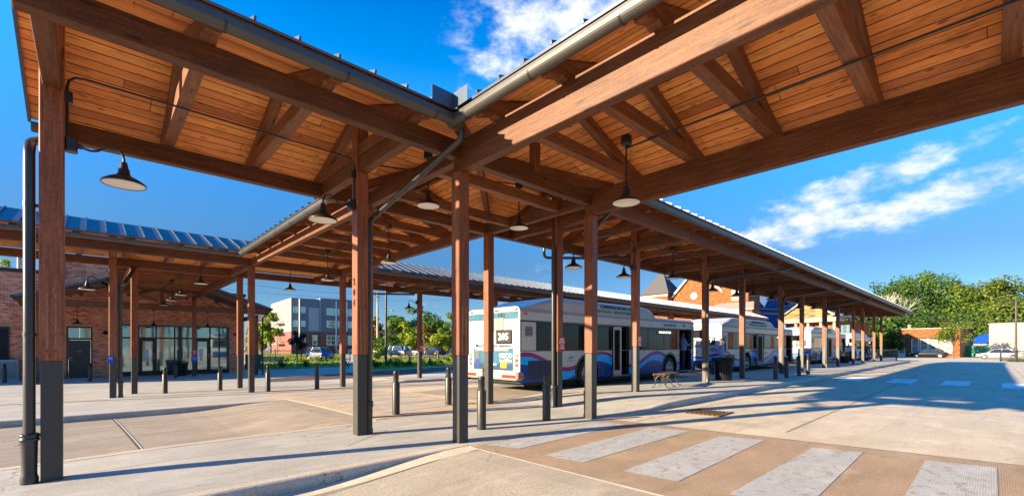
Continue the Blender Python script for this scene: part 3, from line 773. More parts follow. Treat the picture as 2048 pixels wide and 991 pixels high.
# ------------------------------------------------------------------ downspouts
def pipe(path, r, label, boot=None, straps=(), mat='pipe'):
    t = thing('downspout', label, 'downspout', path[-1], 0, 'downspouts of the canopies')
    o = Vector(path[-1]); P = []
    for i, p in enumerate(path):
        p = Vector(p)
        if 0 < i < len(path) - 1:
            a, c = (Vector(path[i-1]) - p), (Vector(path[i+1]) - p); d = min(.12, a.length*.4, c.length*.4); a.normalize(); c.normalize()
            for k in (0, .33, .67, 1): P.append((p + a*d)*(1-k)**2 + 2*p*k*(1-k) + (p + c*d)*k**2 - o)
        else: P.append(p - o)
    b = MB(); b.tube(P, r, 12); b.build('pipe', M[mat], t)
    if boot:
        b = MB(); b.lathe([(r*1.45,0),(r*1.5,.06),(r*1.25,.10),(r*1.35,.42),(r*1.4,.44),(r*1.65,.45),(r*1.65,.475),(r*1.4,.485),(r*1.6,.50),(r*1.6,.52),(r*1.1,.53)], 16); b.build('boot', M[mat], t)
    for z, d in straps:
        b = MB(); b.bbox(min(0, d[0])-.012, max(0, d[0])+.012, min(0, d[1])-.012, max(0, d[1])+.012, z-.015, z+.015, .003); b.lathe([(r+.004, z-.02), (r+.004, z+.02)], 12); b.build('strap', M[mat], t)
    return t
pipe([(-.46, VA + W_ + .02, 4.4), (-.46, VA + W_ - .1, 4.2), (-.475, VA + .25, 3.62), (-.475, VA - .03, 3.5), (-.475, VA - .03, zg(-.5, VA))], .047, 'thick black downspout with flared boot beside the near left post', True, ((.5, (.12, .02)), (1.55, (.12, .02)), (2.9, (.12, .02))))
pipe([(3.62, VA - W_ - .02, 4.33), (3.62, VA - W_ + .0, 4.18), (3.36, VA - .02, 3.52), (3.26, VA - .02, 3.40), (3.26, VA - .02, 0.0)], .041, 'downspout slanting from the gutter corner to the post numbered 204', True, ((.49, (-.1, 0)), (1.05, (-.1, 0))))
pipe([(7.62, VA - W_ - .02, 4.33), (7.5, VA - W_ + .1, 4.2), (7.23, VA - A_ + .16, 3.6), (7.16, VA - A_ + .16, 3.45), (7.16, VA - A_ + .16, 0)], .04, 'downspout slanting from the far gutter to the right corner post', True)
pipe([(18.6, VA - W_ - .02, 4.33), (18.4, VA - W_ + .2, 4.2), (15.85, VA - .15, 3.75), (15.6, VA - .13, 3.6), (15.6, VA - .13, zg(15.6, VA))], .045, 'long downspout slanting to the post beside the bus front door', True)
pipe([(26.9, VA - W_ - .02, 4.33), (26.7, VA - W_ + .2, 4.2), (24.1, VA - .15, 3.75), (23.87, VA - .13, 3.6), (23.87, VA - .13, zg(24, VA))], .045, 'downspout on the post before the blue slate roof', True)
pipe([(33.9, VA - W_ - .02, 4.33), (33.7, VA - W_ + .2, 4.2), (32.2, VA - .15, 3.75), (32.0, VA - .13, 3.6), (32.0, VA - .13, zg(32, VA))], .045, 'downspout slanting to the post numbered 207', True)
pipe([(7.728, VA - .0, 3.7), (7.728, VA - .0, 0)], .045, 'black pipe on the left side of the red-signed post', True)
pipe([(9.6, VA + W_ + .02, 4.33), (9.6, VA + W_ + .02, 3.98), (11.1, VA + .2, 3.9)], .04, 'dark pipe hanging level behind the right corner post, below the rear gutter')
pipe([(.66, VE - .03, 3.6), (.66, VE - .03, zg(.6, VE))], .045, 'black downspout on the plaza post in front of the brick wall', True)
pipe([(13.2, VE - W_ - .02, 4.33), (12.9, VE - W_ + .2, 4.2), (9.7, VE - .1, 3.85)], .045, 'grey pipe slanting under the rear canopy above the bus')
pipe([(9.6, VE + 1.9, 4.3), (9.6, VE + 1.9, 3.95), (11.3, VE + .2, 3.9)], .045, 'dark pipe level with the lamp on the rear platform post')
pipe([(1.05, 20.6, 4.2), (1.0, 19.4, 3.9), (.75, 18.95, 3.4)], .06, 'wide ribbed downspout slanting behind the plaza lamp')
# ------------------------------------------------------------------ bollards
def bollard_proto():
    t = tag(bpy.data.objects.new('bollard', None), 'bollard', 'bollard', 'dark metal bollards'); COL.objects.link(t)
    b = MB(); b.lathe([(.078,0),(.078,.655),(.074,.665),(.05,.666)], 20); b.build('body', M['bollard'], t)
    b = MB(); b.lathe([(.055,.66),(.055,.84),(.060,.842),(.060,.856),(.055,.858),(.055,.89),(.05,.90),(.001,.902)], 20, caps=False)
    b.lathe([(.056,.752),(.062,.754),(.062,.766),(.056,.768)], 20, caps=False); b.build('cap', M['bollard'], t); return t
BO = bollard_proto(); used = []
def bollard(px, py, z, label):
    for _ in range(4):
        u, v = gp(px, py, z); z = zg(u, v)
    W = TR(u, v, z)
    if not used: BO.matrix_basis = W; BO['label'] = label; used.append(1)
    else: dup(BO, W, label)
for px, py, lb in ((963, 858, 'large bollard just right of the front corner post'), (1093, 840, 'bollard beside the front right corner post, before the bus wheel'), (897, 809, 'bollard left of the front corner post, a tap fixed to its side'), (792, 828, 'bollard standing alone right of the post numbered 204'), (969, 803, 'bollard behind the large one, hiding the foot of a post'),
    (330, 786, 'bollard in front of the first glass terminal door'), (440, 780, 'bollard in front of the right-hand terminal glazing'), (536, 782, 'bollard in front of the park bench with slats'), (634, 777, 'bollard in front of the bicycle with blue cover'),
    (9, 765, 'leftmost bollard, before the air conditioning unit'), (180, 762, 'bollard in front of the plain brown terminal door'), (351, 756, 'bollard beside the litter bin at the terminal doors'),
    (1551, 758, 'bollard, nearest of the row of four by the right kerb'), (1573, 755, 'second nearest bollard of the row of four by the right kerb'), (1598, 751, 'third bollard of the row of four by the right kerb'), (1616, 748, 'farthest bollard of the row of four by the right kerb'),
    (1426, 751, 'bollard under the outstretched hand of the woman'), (1458, 748, 'bollard half hidden behind the woman'), (1631, 727, 'bollard behind the row of four, before the third bus'), (819, 729, 'thin bollard on the lawn edge beyond the rear lane'), (858, 727, 'far bollard on the footpath right of the lawn')):
    bollard(px, py, 0, lb)
c = gp(897, 809, 0)
t = thing('tap', 'small metal tap fixed to the bollard left of the corner post', 'tap', (c[0] - .07, c[1] - .05, .70))
b = MB(); b.tube([(0,0,0),(-.08,-.02,0),(-.10,-.025,-.06)], .014, 8); b.build('spout', M['rim'], t)
b = MB(); b.tube([(-.05,-.012,0),(-.05,-.012,.05)], .008, 6); b.bbox(-.09,-.01,-.02,-.004,.05,.06,.003); b.build('handle', M['rim'], t)
# ------------------------------------------------------------------ signs on posts
def post_sign(u, v, z, rz_face, mat, lines, label, w=.19, h=.30):
    """small plate on the low-v face of a post"""
    t = thing('sign', label, 'sign', (u, v, z)); b = MB(); b.bbox(-w/2, w/2, -.006, 0, -h/2, h/2, .004); b.build('plate', M[mat], t)
    for k, (s, sz, dz) in enumerate(lines):
        obj('lettering', text_mesh(s, sz, M['txt_white'], .002, bold=.001), t, facing((0, -.0085, dz), (1,0,0), (0,0,1)))
    return t
RED = (('NO', .085, .09), ('SMOKING', .04, .03), ('NO', .055, -.045), ('PARKING', .036, -.1))
post_sign(7.91, VA - .10, 1.47, 0, 'signred', RED, 'red sign with white lettering on the post behind the large corner posts')
post_sign(11.24, VA - .10, 1.55, 0, 'signred', RED, 'red sign with white lettering on the post by the open rear bus door')
post_sign(11.47, VE - .10, 1.32, 0, 'signred', RED, 'red sign with white lettering on the rear platform post before the lawn')
post_sign(4.28, 31.15, 1.05, 0, 'signred', RED, 'red sign above a blue one on the post at the terminal doors', .3, .28)
post_sign(4.28, 31.15, .72, 0, 'signblue', (('BUS', .07, .06), ('ONLY', .07, -.03)), 'blue sign below a red one on the post at the terminal doors', .3, .34)
post_sign(.42, VE - .10, 1.0, 0, 'signblue', (('BUS', .05, .04),), 'small blue sign on the plaza post by the downspout', .14, .24)
# ------------------------------------------------------------------ litter bins
def litter_bin(px, py, label, s=1.0, z0=None):
    u, v = gp(px, py, .1); z = zg(u, v); u, v = gp(px, py, z); z = zg(u, v)
    t = thing('litter_bin', label, 'bin', (u, v, z), 0, 'black slatted litter bins')
    b = MB(); b.lathe([(.25*s,.04),(.27*s,.74)], 24, mi=0)
    b.lathe([(.26*s,.02),(.27*s,.05),(.26*s,.06)], 24)
    for k in range(22):
        a = 2*math.pi*k/22; c_, s_ = math.cos(a), math.sin(a); w = .024*s
        def q(r, d, z): return (r*c_ - d*s_, r*s_ + d*c_, z)
        for (r0, z0), (r1, z1) in zip([(.272*s,.03),(.285*s,.60),(.31*s,.74),(.345*s,.83)][:-1], [(.272*s,.03),(.285*s,.60),(.31*s,.74),(.345*s,.83)][1:]):
            b.add([q(r0,-w,z0), q(r0,w,z0), q(r1,w,z1), q(r1,-w,z1), q(r0+.012,-w,z0), q(r0+.012,w,z0), q(r1+.012,w,z1), q(r1+.012,-w,z1)], [(3,2,1,0),(4,5,6,7),(0,1,5,4),(2,3,7,6),(1,2,6,5),(3,0,4,7)])
    b.build('basket', M['binblack'], t)
    b = MB(); b.lathe([(.14*s,.80),(.25*s,.83),(.33*s,.835),(.335*s,.85),(.26*s,.865),(.15*s,.85)], 24, caps=False); b.build('lid_ring', M['binblack'], t)
    b = MB(); b.tube([(.15*math.cos(a), .15*math.sin(a), .93) for a in [k*.5 for k in range(13)]], .008, 6); b.tube([(.15,0,.93),(.2,0,.84)], .008, 6); b.tube([(-.15,0,.93),(-.2,0,.84)], .008, 6); b.build('guard_rail', M['binblack'], t)
    return t
litter_bin(1447, 760, 'black slatted litter bin in front of the woman', 1.0)
litter_bin(1689, 725, 'black slatted litter bin in front of the red bus panel', 1.0)
litter_bin(362, 751, 'dark litter bin beside a bollard at the terminal doors', 1.1)
litter_bin(1702, 722, 'dark litter bin half hidden by the post right of the red panel', .9)
# ------------------------------------------------------------------ iron bench
def iron_bench(u, v, rz, label, L=1.55, top='benchwood'):
    z = zg(u, v); t = thing('iron_bench', label, 'bench', (u, v, z), rz, 'iron legged benches')
    st = MB()
    for k in range(7):
        y = -.2 + k * .058; st.bbox(-L/2, L/2, y, y + .048, .415, .445, .008)
    st.build('seat', M[top], t)
    for i, x in enumerate((-L/2 + .12, 0, L/2 - .12)):
        for s in (-1, 1):
            b = MB()
            b.tube([(x, s*.02, .39), (x, s*.10, .34), (x, s*.15, .25), (x, s*.135, .16), (x, s*.17, .08), (x, s*.215, .03), (x, s*.26, .02), (x, s*.275, .05), (x, s*.25, .065)], [.016,.018,.02,.017,.015,.017,.018,.014,.008], 6)
            b.tube([(x, s*.21, .405), (x, s*.19, .33), (x, s*.13, .29), (x, s*.10, .33), (x, s*.13, .37), (x, s*.16, .35)], .010, 6)
            b.tube([(x, s*.20, .30), (x, s*.155, .22), (x, s*.10, .21), (x, s*.085, .26), (x, s*.11, .285)], .009, 6)
            b.tube([(x, 0, .405), (x, s*.23, .405)], .013, 6)
            b.build('leg', M['black'], t)
    b = MB(); b.tube([(-L/2+.12, 0, .385), (-L/4, 0, .30), (0, 0, .385), (L/4, 0, .30), (L/2-.12, 0, .385)], .009, 6); b.build('stretcher', M['black'], t)
    return t
c = gp(1339, 775, .10); iron_bench(c[0], c[1] + .1, R(12), 'backless bench with scrolled iron legs in front of the bus front wheel')
c = gp(1745, 718, .1); iron_bench(c[0], c[1], R(5), 'small dark iron bench near the far end of the long canopy')
def park_bench(px, Z, label, rz=0):
    u, v = at(px, Z); t = thing('park_bench', label, 'bench', (u, v, -.30), rz)
    b = MB()
    for k in range(5): b.bbox(-.95, .95, -.25 + k*.1, -.17 + k*.1, .42, .45, .006)
    b.build('seat', M['oldwood'], t); b = MB()
    for k in range(4): b.bbox(-.95, .95, .25 + k*.025, .28 + k*.025, .50 + k*.1, .585 + k*.1, .006)
    b.build('backrest', M['oldwood'], t)
    for x in (-.9, .9):
        b = MB(); b.tube([(x,-.28,0),(x,-.25,.42),(x,.25,.42),(x,.34,.9)], .025, 6); b.tube([(x,.25,.42),(x,.32,0)], .025, 6); b.tube([(x,-.25,.42),(x,-.27,.63),(x,.28,.65)], .02, 6); b.build('leg', M['black'], t)
    return t
park_bench(540, 36.5, 'park bench of pale weathered slats beyond the rear lane', R(-42))
# green street bin beside the porch post
u, v = at(506, 35); t = thing('street_bin', 'dark green street bin left of the park bench', 'bin', (u, v, -.30)); b = MB(); b.bbox(-.45,.45,-.4,.4,0,1.0,.03); b.build('body', M['green'], t)
b = MB(); b.bbox(-.48,.48,-.43,.43,1.0,1.1,.03); b.build('lid', M['green'], t)
for i in (-1, 1): b = MB(); b.tube([(i*.4,.35,.08),(i*.34,.35,.08)], .08, 10); b.build('wheel', M['rubber'], t)
# ------------------------------------------------------------------ buses
BL, BW, WR = 11.35, 2.5, .485
WX = (3.25, 9.05)
DOORS = ((4.72, 5.86), (9.93, 11.08))
def zbot(x, doors=True):
    for w in WX:
        d = abs(x - w)
        if d < .60: return max(.32, WR + math.sqrt(.3600 - d*d) * .98)
    if doors:
        for a, c in DOORS:
            if a < x < c: return 2.17
    return .32
def wave(x): return .99 + .25 * math.cos(2 * math.pi * (x - .25) / 3.85)
def bands(x):
    m = wave(x); n = m - .13 - .02 * math.sin(x); c = n - .24 - .08 * math.cos(2 * math.pi * (x - 1.2) / 3.85)
    return [(0.0, c, 1), (c, n, 2), (n, m, 3), (m, 1.27, 0), (1.27, 2.20, 4), (2.20, 2.46, 0)]
def make_bus(u0, v0, label, number, adv=True, kx=1.0, special=None):
    z0 = zg(u0 + 4, v0 + 1) - .0
    t = thing('transit_bus', label, 'bus', (u0, v0, z0), 0, 'buses parked along the platform'); t.scale = (kx, 1, 1)
    t.matrix_basis = Matrix.Translation((u0, v0, z0)) @ Matrix.Diagonal((kx, 1, 1, 1))
    b = MB(); xs = set()
    x = 0.0
    while x < BL: xs.add(round(x, 3)); x += .07
    eps = .0005
    for w in WX:
        for k in range(25): xs.add(round(w + .6 * math.cos(math.pi * k / 24), 4))
    for a, c in DOORS: xs |= {a - eps, a + eps, c - eps, c + eps}
    xs.add(BL); xs = sorted(xs)
    for xa, xb in zip(xs[:-1], xs[1:]):
        za, zb_ = zbot(xa + 1e-5), zbot(xb - 1e-5)
        for (la, ha, mi), (lb, hb, _) in zip(bands(xa), bands(xb)):
            p, q = max(la, za), max(lb, zb_)
            if p >= ha - 1e-4 and q >= hb - 1e-4: continue
            b.quad((xa, 0, min(p, ha)), (xb, 0, min(q, hb)), (xb, 0, hb), (xa, 0, ha), mi)
        for lo, hi, mi in ((.32, .9, 1), (.9, 1.27, 0), (1.27, 2.2, 4), (2.2, 2.46, 0)):
            if mi == 4 and 9.7 < xa < 10.9: continue
            b.quad((xb, BW, lo), (xa, BW, lo), (xa, BW, hi), (xb, BW, hi), mi)
    arc = [(0, 2.46), (.02, 2.53), (.07, 2.585), (.15, 2.62), (.3, 2.635)]; top = arc + [(BW - y, z) for y, z in arc[::-1]]
    b.rings([[Vector((x, y, z)) for y, z in top] for x in (0, BL)], 0, caps=False, closed=False)
    for x, s in ((0, 1), (BL, -1)):   # end walls
        pts = [(x, y, z) for y, z in top] + [(x, BW, .42), (x, 0, .42)]
        if s > 0: b.poly(pts, 0)
        else:
            b.quad((x,0,.3),(x,BW,.3),(x,BW,1.05),(x,0,1.05),1); b.quad((x,0,1.05),(x,.12,1.05),(x,.12,2.46),(x,0,2.46),0); b.quad((x,BW-.12,1.05),(x,BW,1.05),(x,BW,2.46),(x,BW-.12,2.46),0)
            b.poly([(x, y, z) for y, z in top] + [(x, BW, 2.3), (x, 0, 2.3)], 0)
    for x in (1.9, 2.35, 4.15, 6.5, 7.3, 8.1): b.box(x, x + .007, -.003, .002, .36, 1.26, 5)
    for x in (2.2, 5.3, 7.4, 9.6): b.box(x, x + .007, -.003, .002, 2.21, 2.45, 5)
    b.box(0, BL, -.010, .002, 2.455, 2.475, 5); b.box(0, BL, -.006, .002, 1.262, 1.28, 5); b.box(0, BL, -.004, .002, 2.185, 2.205, 4)
    b.box(.34, 1.6, -.004, .002, .42, .98, 6)
    b.build('body', [M['busw'], M['navy'], M['cyan'], M['mag'], M['black'], M['grey'], M['navydark']], t)
    # cabin
    b = MB(); b.box(.1, BL - .05, .03, BW - .03, .30, .36); b.box(.1, BL - .1, .02, BW - .02, 2.40, 2.44); b.box(.06, .1, .03, BW - .03, .36, 2.4)
    b.box(.1, 2.2, .05, BW - .05, .36, 1.2)
    for w in WX: b.box(w - .62, w + .62, .5, .56, .3, 1.15); b.box(w - .64, w - .60, .02, .56, .3, 1.15); b.box(w + .60, w + .64, .02, .56, .3, 1.15); b.box(w - .64, w + .64, .02, .56, 1.12, 1.16)
    for a, c in DOORS:
        for q in (a, c): b.box(q - .02, q + .02, .012, .09, .32, 2.2)
    b.build('cabin', M['dark'], t)
    for x in (1.6, 2.4, 4.1, 6.6, 7.4, 8.2):
        for y in (.35, 1.75):
            s = MB(); s.bbox(x, x + .42, y, y + .42, .75, .82, .02); s.bbox(x, x + .07, y, y + .42, .82, 1.42, .03); s.build('passenger_seat', M['seatred'], t)
    for x in (5.0, 5.55, 9.85, 11.1): s = MB(); s.tube([(x, .35, .36), (x, .35, 2.4)], .018, 8); s.build('grab_pole', M['amber'], t)
    # windows: near side, far side, ends
    for xa, xb in ((.74, 1.72), (1.76, 3.2), (3.24, 4.66), (5.92, 7.2), (7.24, 8.5), (8.54, 9.86)):
        g = MB(); g.bbox(xa, xb, -.012, .02, 1.31, 2.13, .01); g.build('window', M['busglass'], t)
    for k in range(6):
        g = MB(); g.bbox(.6 + k * 1.5, 2.0 + k * 1.5, BW - .02, BW + .012, 1.31, 2.13, .01); g.build('window', M['busglass'], t)
    g = MB(); g.bbox(BL - .01, BL + .03, .12, BW - .12, 1.05, 2.3, .02); g.build('windscreen', M['busglass'], t)
    g = MB(); g.bbox(-.014, .01, .72, 1.62, 1.88, 2.30, .02); g.build('rear_window', [M['busglass'] if not adv else M['lgrey']], t)
    # vent panel beside the rear corner
    p = MB(); p.bbox(.05, .68, -.016, .01, 1.29, 2.16, .012, 0); p.box(.2, .52, -.020, -.015, 1.72, 2.02, 1)
    for k in range(7): p.box(.21, .51, -.026, -.019, 1.735 + k*.04, 1.75 + k*.04, 2)
    p.build('engine_panel', [M['busw'], M['grey'], M['black']], t)
    # open doors: leaves turned outwards
    for i, (a, c) in enumerate(DOORS):
        for q, sg in ((a + .04, 1), (c - .04, -1)):
            if i == 0: L_, rot = .30, (R(-62) if sg > 0 else R(100))
            else: L_, rot = .34, (R(82) if sg > 0 else R(98))
            d = MB(); Mx = TR(q, -.02 if rot < 0 else .06, 0, rot)
            d.bbox(0, L_, -.02, .02, .36, 2.14, .012, 0, Mx); d.box(.05, L_ - .05, -.024, .024, .55, 2.02, 1, Mx); d.build('door', [M['busw'] if sg > 0 and i == 0 else M['black'], M['busglass']], t)
        d = MB(); d.bbox(a + .02, c - .02, -.05, .25, .30, .345, .01); d.build('step', M['grey'], t)
    # wheels
    for w in WX:
        for y, s in ((.0, -1), (BW, 1)):
            Mx = Matrix.Translation((w, y - s * .0, WR)) @ Matrix.Rotation(R(90) * (1 if s < 0 else -1), 4, 'X')
            wm_ = MB(); wm_.lathe([(.30,-.26),(.42,-.27),(.475,-.24),(.485,-.18),(.485,-.09),(.475,-.03),(.43,.0),(.33,.0),(.29,-.02)], 32, M=Mx, caps=False)
            wo = wm_.build('wheel', M['rubber'], t)
            ri = MB(); deep = .14 if w == WX[0] else .03
            ri.lathe([(.30,-.02),(.295,.002),(.275,.004),(.262,-.02),(.25,-deep),(.16,-deep - .01),(.14,-deep + .05),(.10,-deep + .09),(.085,-deep + .13),(.001,-deep + .135)], 28, M=Mx, caps=False)
            for k in range(10):
                a = 2*math.pi*k/10; ri.lathe([(.017, 0), (.017, .03), (.001, .032)], 6, (.195*math.cos(a), .195*math.sin(a), -deep), M=Mx, caps=False)
            ri.build('rim', M['rim'], wo)
        ar = MB(); pts = []
        for k in range(21):
            a = math.pi * k / 20; pts.append((w + .60*math.cos(a), WR + .588*math.sin(a), w + .69*math.cos(a), WR + .68*math.sin(a)))
        for p, q in zip(pts[:-1], pts[1:]): ar.add([(p[0],-.012,p[1]),(q[0],-.012,q[1]),(q[2],-.012,q[3]),(p[2],-.012,p[3]),(p[0],.05,p[1]),(q[0],.05,q[1]),(q[2],.001,q[3]),(p[2],.001,p[3])], [(0,1,2,3),(0,4,5,1),(3,2,6,7)])
        ar.build('wheel_arch', M['black'], t)
    # underbody and bumpers
    b = MB(); b.box(.3, BL - .3, .15, BW - .15, .20, .33); b.build('underbody', M['dark'], t)
    b = MB(); b.bbox(-.16, .14, -.05, BW + .05, .40, .66, .05, 0); b.box(-.168, -.158, .02, .62, .47, .56, 1); b.box(-.168, -.158, BW - .62, BW - .02, .47, .56, 1); b.box(-.13, .10, -.058, -.048, .47, .56, 1); b.build('rear_bumper', [M['grey'] if adv else M['black'], M['red']], t)
    b = MB(); b.bbox(BL - .1, BL + .14, -.03, BW + .03, .28, .62, .06, 0); b.build('front_bumper', M['navy'], t)
    # roof fairing with gas tanks
    if special != 'plain':
        prof = [(.25,2.60),(.55,2.70),(.95,2.80),(1.35,2.93),(1.7,3.0),(2.1,3.02),(7.2,3.02),(7.5,2.98),(7.75,2.86),(7.9,2.70),(7.95,2.60)]
        b = MB(); b.rings([[Vector(p) for p in ((x,.05,2.55),(x,.07,2.6 + (z-2.6)*.62),(x,.14,2.6 + (z-2.6)*.9),(x,.3,z),(x,BW-.3,z),(x,BW-.14,2.6 + (z-2.6)*.9),(x,BW-.07,2.6 + (z-2.6)*.62),(x,BW-.05,2.55))] for x, z in prof], sm=False)
        fa = b.build('roof_fairing', M['busw'], t)
        l1 = text_mesh('COMPRESSED NATURAL GAS', .165, M['txt_navy'], .004, bold=.004); l2 = text_mesh('BREATHE EASY... RIDE THE GREEN WAVE', .150, M['txt_green'], .004, bold=.004)
        tilt = Vector((0, .08, .26)).normalized()
        obj('lettering', l1, fa, facing((5.15, .062, 2.845), (1,0,0), (0,.05,.3))); obj('lettering', l2, fa, facing((5.15, .048, 2.675), (1,0,0), (0,.03,.3)))
    obj('lettering', text_mesh('wavetransit.com', .16, M['txt_navy'], .003, bold=.003), t, facing((9.05, -.004, 2.34), (1,0,0), (0,0,1)))
    obj('lettering', text_mesh('1803' if adv else '1807', .15, M['txt_navy'], .003), t, facing((10.35, -.004, 2.34), (1,0,0), (0,0,1)))
    # lamps
    def lamp(nm, x, y, z, r, mat, face):
        l = MB(); Mx = Matrix.Translation((x, y, z)) @ (Matrix.Rotation(R(-90), 4, 'Y') if face == 'x' else Matrix.Rotation(R(90), 4, 'X'))
        l.lathe([(r, 0), (r, .015), (r*.8, .028), (.001, .032)], 14, M=Mx); l.build(nm, M[mat], t)
    for y in (.14, BW - .14):
        for z, mt in ((1.15, 'amber'), (1.0, 'red'), (.86, 'red'), (.73, 'lens')): lamp('tail_lamp', 0, y, z, .058, mt, 'x')
    for y, z, mt in ((1.32, 1.72, 'red'), (1.50, 1.72, 'red'), (1.32, 1.14, 'amber'), (1.50, 1.14, 'amber')): lamp('tail_lamp', 0, y, z, .055, mt, 'x')
    for y in (.15, 1.05, 1.3, 2.3): l = MB(); l.bbox(-.03, .01, y - .07, y + .07, 2.50, 2.54, .008); l.build('marker_lamp', M['red'], t)
    l = MB(); l.bbox(.16, .32, -.02, .01, 2.37, 2.42, .008); l.build('marker_lamp', M['red'], t)
    l = MB(); l.bbox(BL - .28, BL - .12, -.02, .01, 2.30, 2.37, .008); l.build('marker_lamp', M['amber'], t)
    l = MB(); l.bbox(9.72, 9.9, -.02, .01, .98, 1.06, .01); l.build('marker_lamp', M['amber'], t)
    l = MB(); l.bbox(BL - .02, BL + .04, .1, .4, .62, .9, .03); l.build('headlight', M['lens'], t); l = MB(); l.bbox(BL - .02, BL + .04, BW - .4, BW - .1, .62, .9, .03); l.build('headlight', M['lens'], t)
    # route sign at the rear, and at the side
    s = MB(); s.bbox(-.035, .01, .34, 1.06, 1.50, 1.92, .03); sg = s.build('route_sign', M['black'], t)
    obj('lettering', text_mesh(number, .29, M['txt_lit'], .003, bold=.001, spacing=1.12), sg, facing((-.038, .70, 1.71), (0,-1,0), (0,0,1)))
    s = MB(); s.bbox(7.9, 9.3, -.02, .0, 1.92, 2.1, .01); sg = s.build('route_sign', M['black'], t)
    obj('lettering', text_mesh(number[1:] + ' LINE ONE TRIPS', .12, M['txt_lit'], .002, bold=.003), sg, facing((8.6, -.022, 2.01), (1,0,0), (0,0,1)))
    # mirror
    m = MB(); m.tube([(BL - .1, .05, 2.25), (BL + .1, -.22, 2.28), (BL + .16, -.36, 2.2)], .018, 6); m.bbox(BL + .06, BL + .2, -.46, -.22, 1.78, 2.2, .05); m.build('mirror', M['black'], t)
    # emblem: a small flying gull beside the waves
    e = MB()
    for x0 in (2.35, 6.15):
        e.tube([(x0-.16,-.006,1.0),(x0-.06,-.006,1.07),(x0,-.006,1.02),(x0+.08,-.006,1.08),(x0+.2,-.006,1.04)], [.004,.012,.014,.012,.004], 6)
        e.tube([(x0-.2,-.006,.93),(x0,-.006,.955),(x0+.22,-.006,.93)], [.004,.010,.004], 6, 0)
    e.build('emblem', M['txt_navy'], t)
    # rear end panels
    if adv:
        p = MB(); p.bbox(-.010, .01, .30, BW - .30, .68, 1.36, .004, 0); p.box(-.013, -.009, .30, BW - .30, .68, .88, 1); p.box(-.014, -.009, .5, 2.1, 1.28, 1.38, 2)
        p.box(-.008, .01, .06, BW - .06, 2.25, 2.47, 0); ad = p.build('advert_panel', [M['sky_ad'], M['ad_dark'], M['cream']], t)
        def wr(s, y, z, sz, mt): obj('lettering', text_mesh(s, sz, M[mt], .002, bold=.002), ad, facing((-.017, y, z), (0,-1,0), (0,0,1)))
        wr('More than just car insurance.', 1.22, 1.44, .145, 'txt_navy'); wr('GEICO', .62, 1.13, .2, 'txt_white'); wr('Local Office', .62, .985, .11, 'txt_white'); wr('Wilmington', 1.28, .86, .10, 'txt_white'); wr('1803', .82, 2.37, .17, 'txt_dark')
        q = MB(); q.box(-.015, -.009, .58, .86, .76, .97, 0); q.box(-.012, -.009, 1.0, 1.55, .46, .56, 0); q.build('licence_plate', M['amber'], t)
        q = MB()   # a small portrait: head and shoulders
        hd = [(-.016, 1.99 + .075*math.cos(a), 1.13 + .11*math.sin(a)) for a in [2*math.pi*k/14 for k in range(14)]]
        q.poly(hd, 0); q.poly([(-.015, 2.14, .80), (-.015, 1.84, .80), (-.015, 1.86, .93), (-.015, 1.93, 1.01), (-.015, 2.05, 1.01), (-.015, 2.12, .93)], 1); q.build('portrait', [M['skin'], M['txt_navy']], t)
    else:
        p = MB()
        for k in range(30):
            a, c = BW * k / 30, BW * (k + 1) / 30; f = lambda y: .98 + .10 * math.cos(y * 2.6)
            for lo, hi, mi in ((-.52, -.30, 0), (-.30, -.12, 1), (-.12, 0, 2)): p.quad((-.006, c, f(c) + lo), (-.006, a, f(a) + lo), (-.006, a, f(a) + hi), (-.006, c, f(c) + hi), mi)
        p.build('wave_livery', [M['navy'], M['cyan'], M['mag']], t)
        q = MB(); q.bbox(-.02, .01, .9, 1.5, 1.38, 1.5, .01); q.build('licence_plate', M['lgrey'], t)
    if special == 'red':
        q = MB(); q.bbox(6.1, 9.6, -.03, .0, 1.29, 2.18, .01, 0); q.bbox(7.0, 8.6, -.028, .0, .75, 1.25, .01, 1); q.build('advert_panel', [M['redad'], M['white']], t)
        q = MB(); q.poly([(7.8 + .16*math.cos(a), -.034, 1.86 + .22*math.sin(a)) for a in [2*math.pi*k/18 for k in range(18)]]); q.build('emblem', M['white'], t)
    return t
B1 = make_bus(9.26, 9.55, 'bus with a blue advert on its rear and route number 205, both doors open', '205', True)
B2 = make_bus(23.8, 9.55, 'white bus with route number 207, behind the woman and the litter bin', '207', False, 1.07)
B3 = make_bus(40.6, 9.55, 'white bus with a red panel on its side, seen past the row of four bollards', '208', False, 1.07, 'red')
B4 = make_bus(56.5, 9.6, 'farthest bus, only its white front roof and door visible past the red panel', '209', False, 1.0)
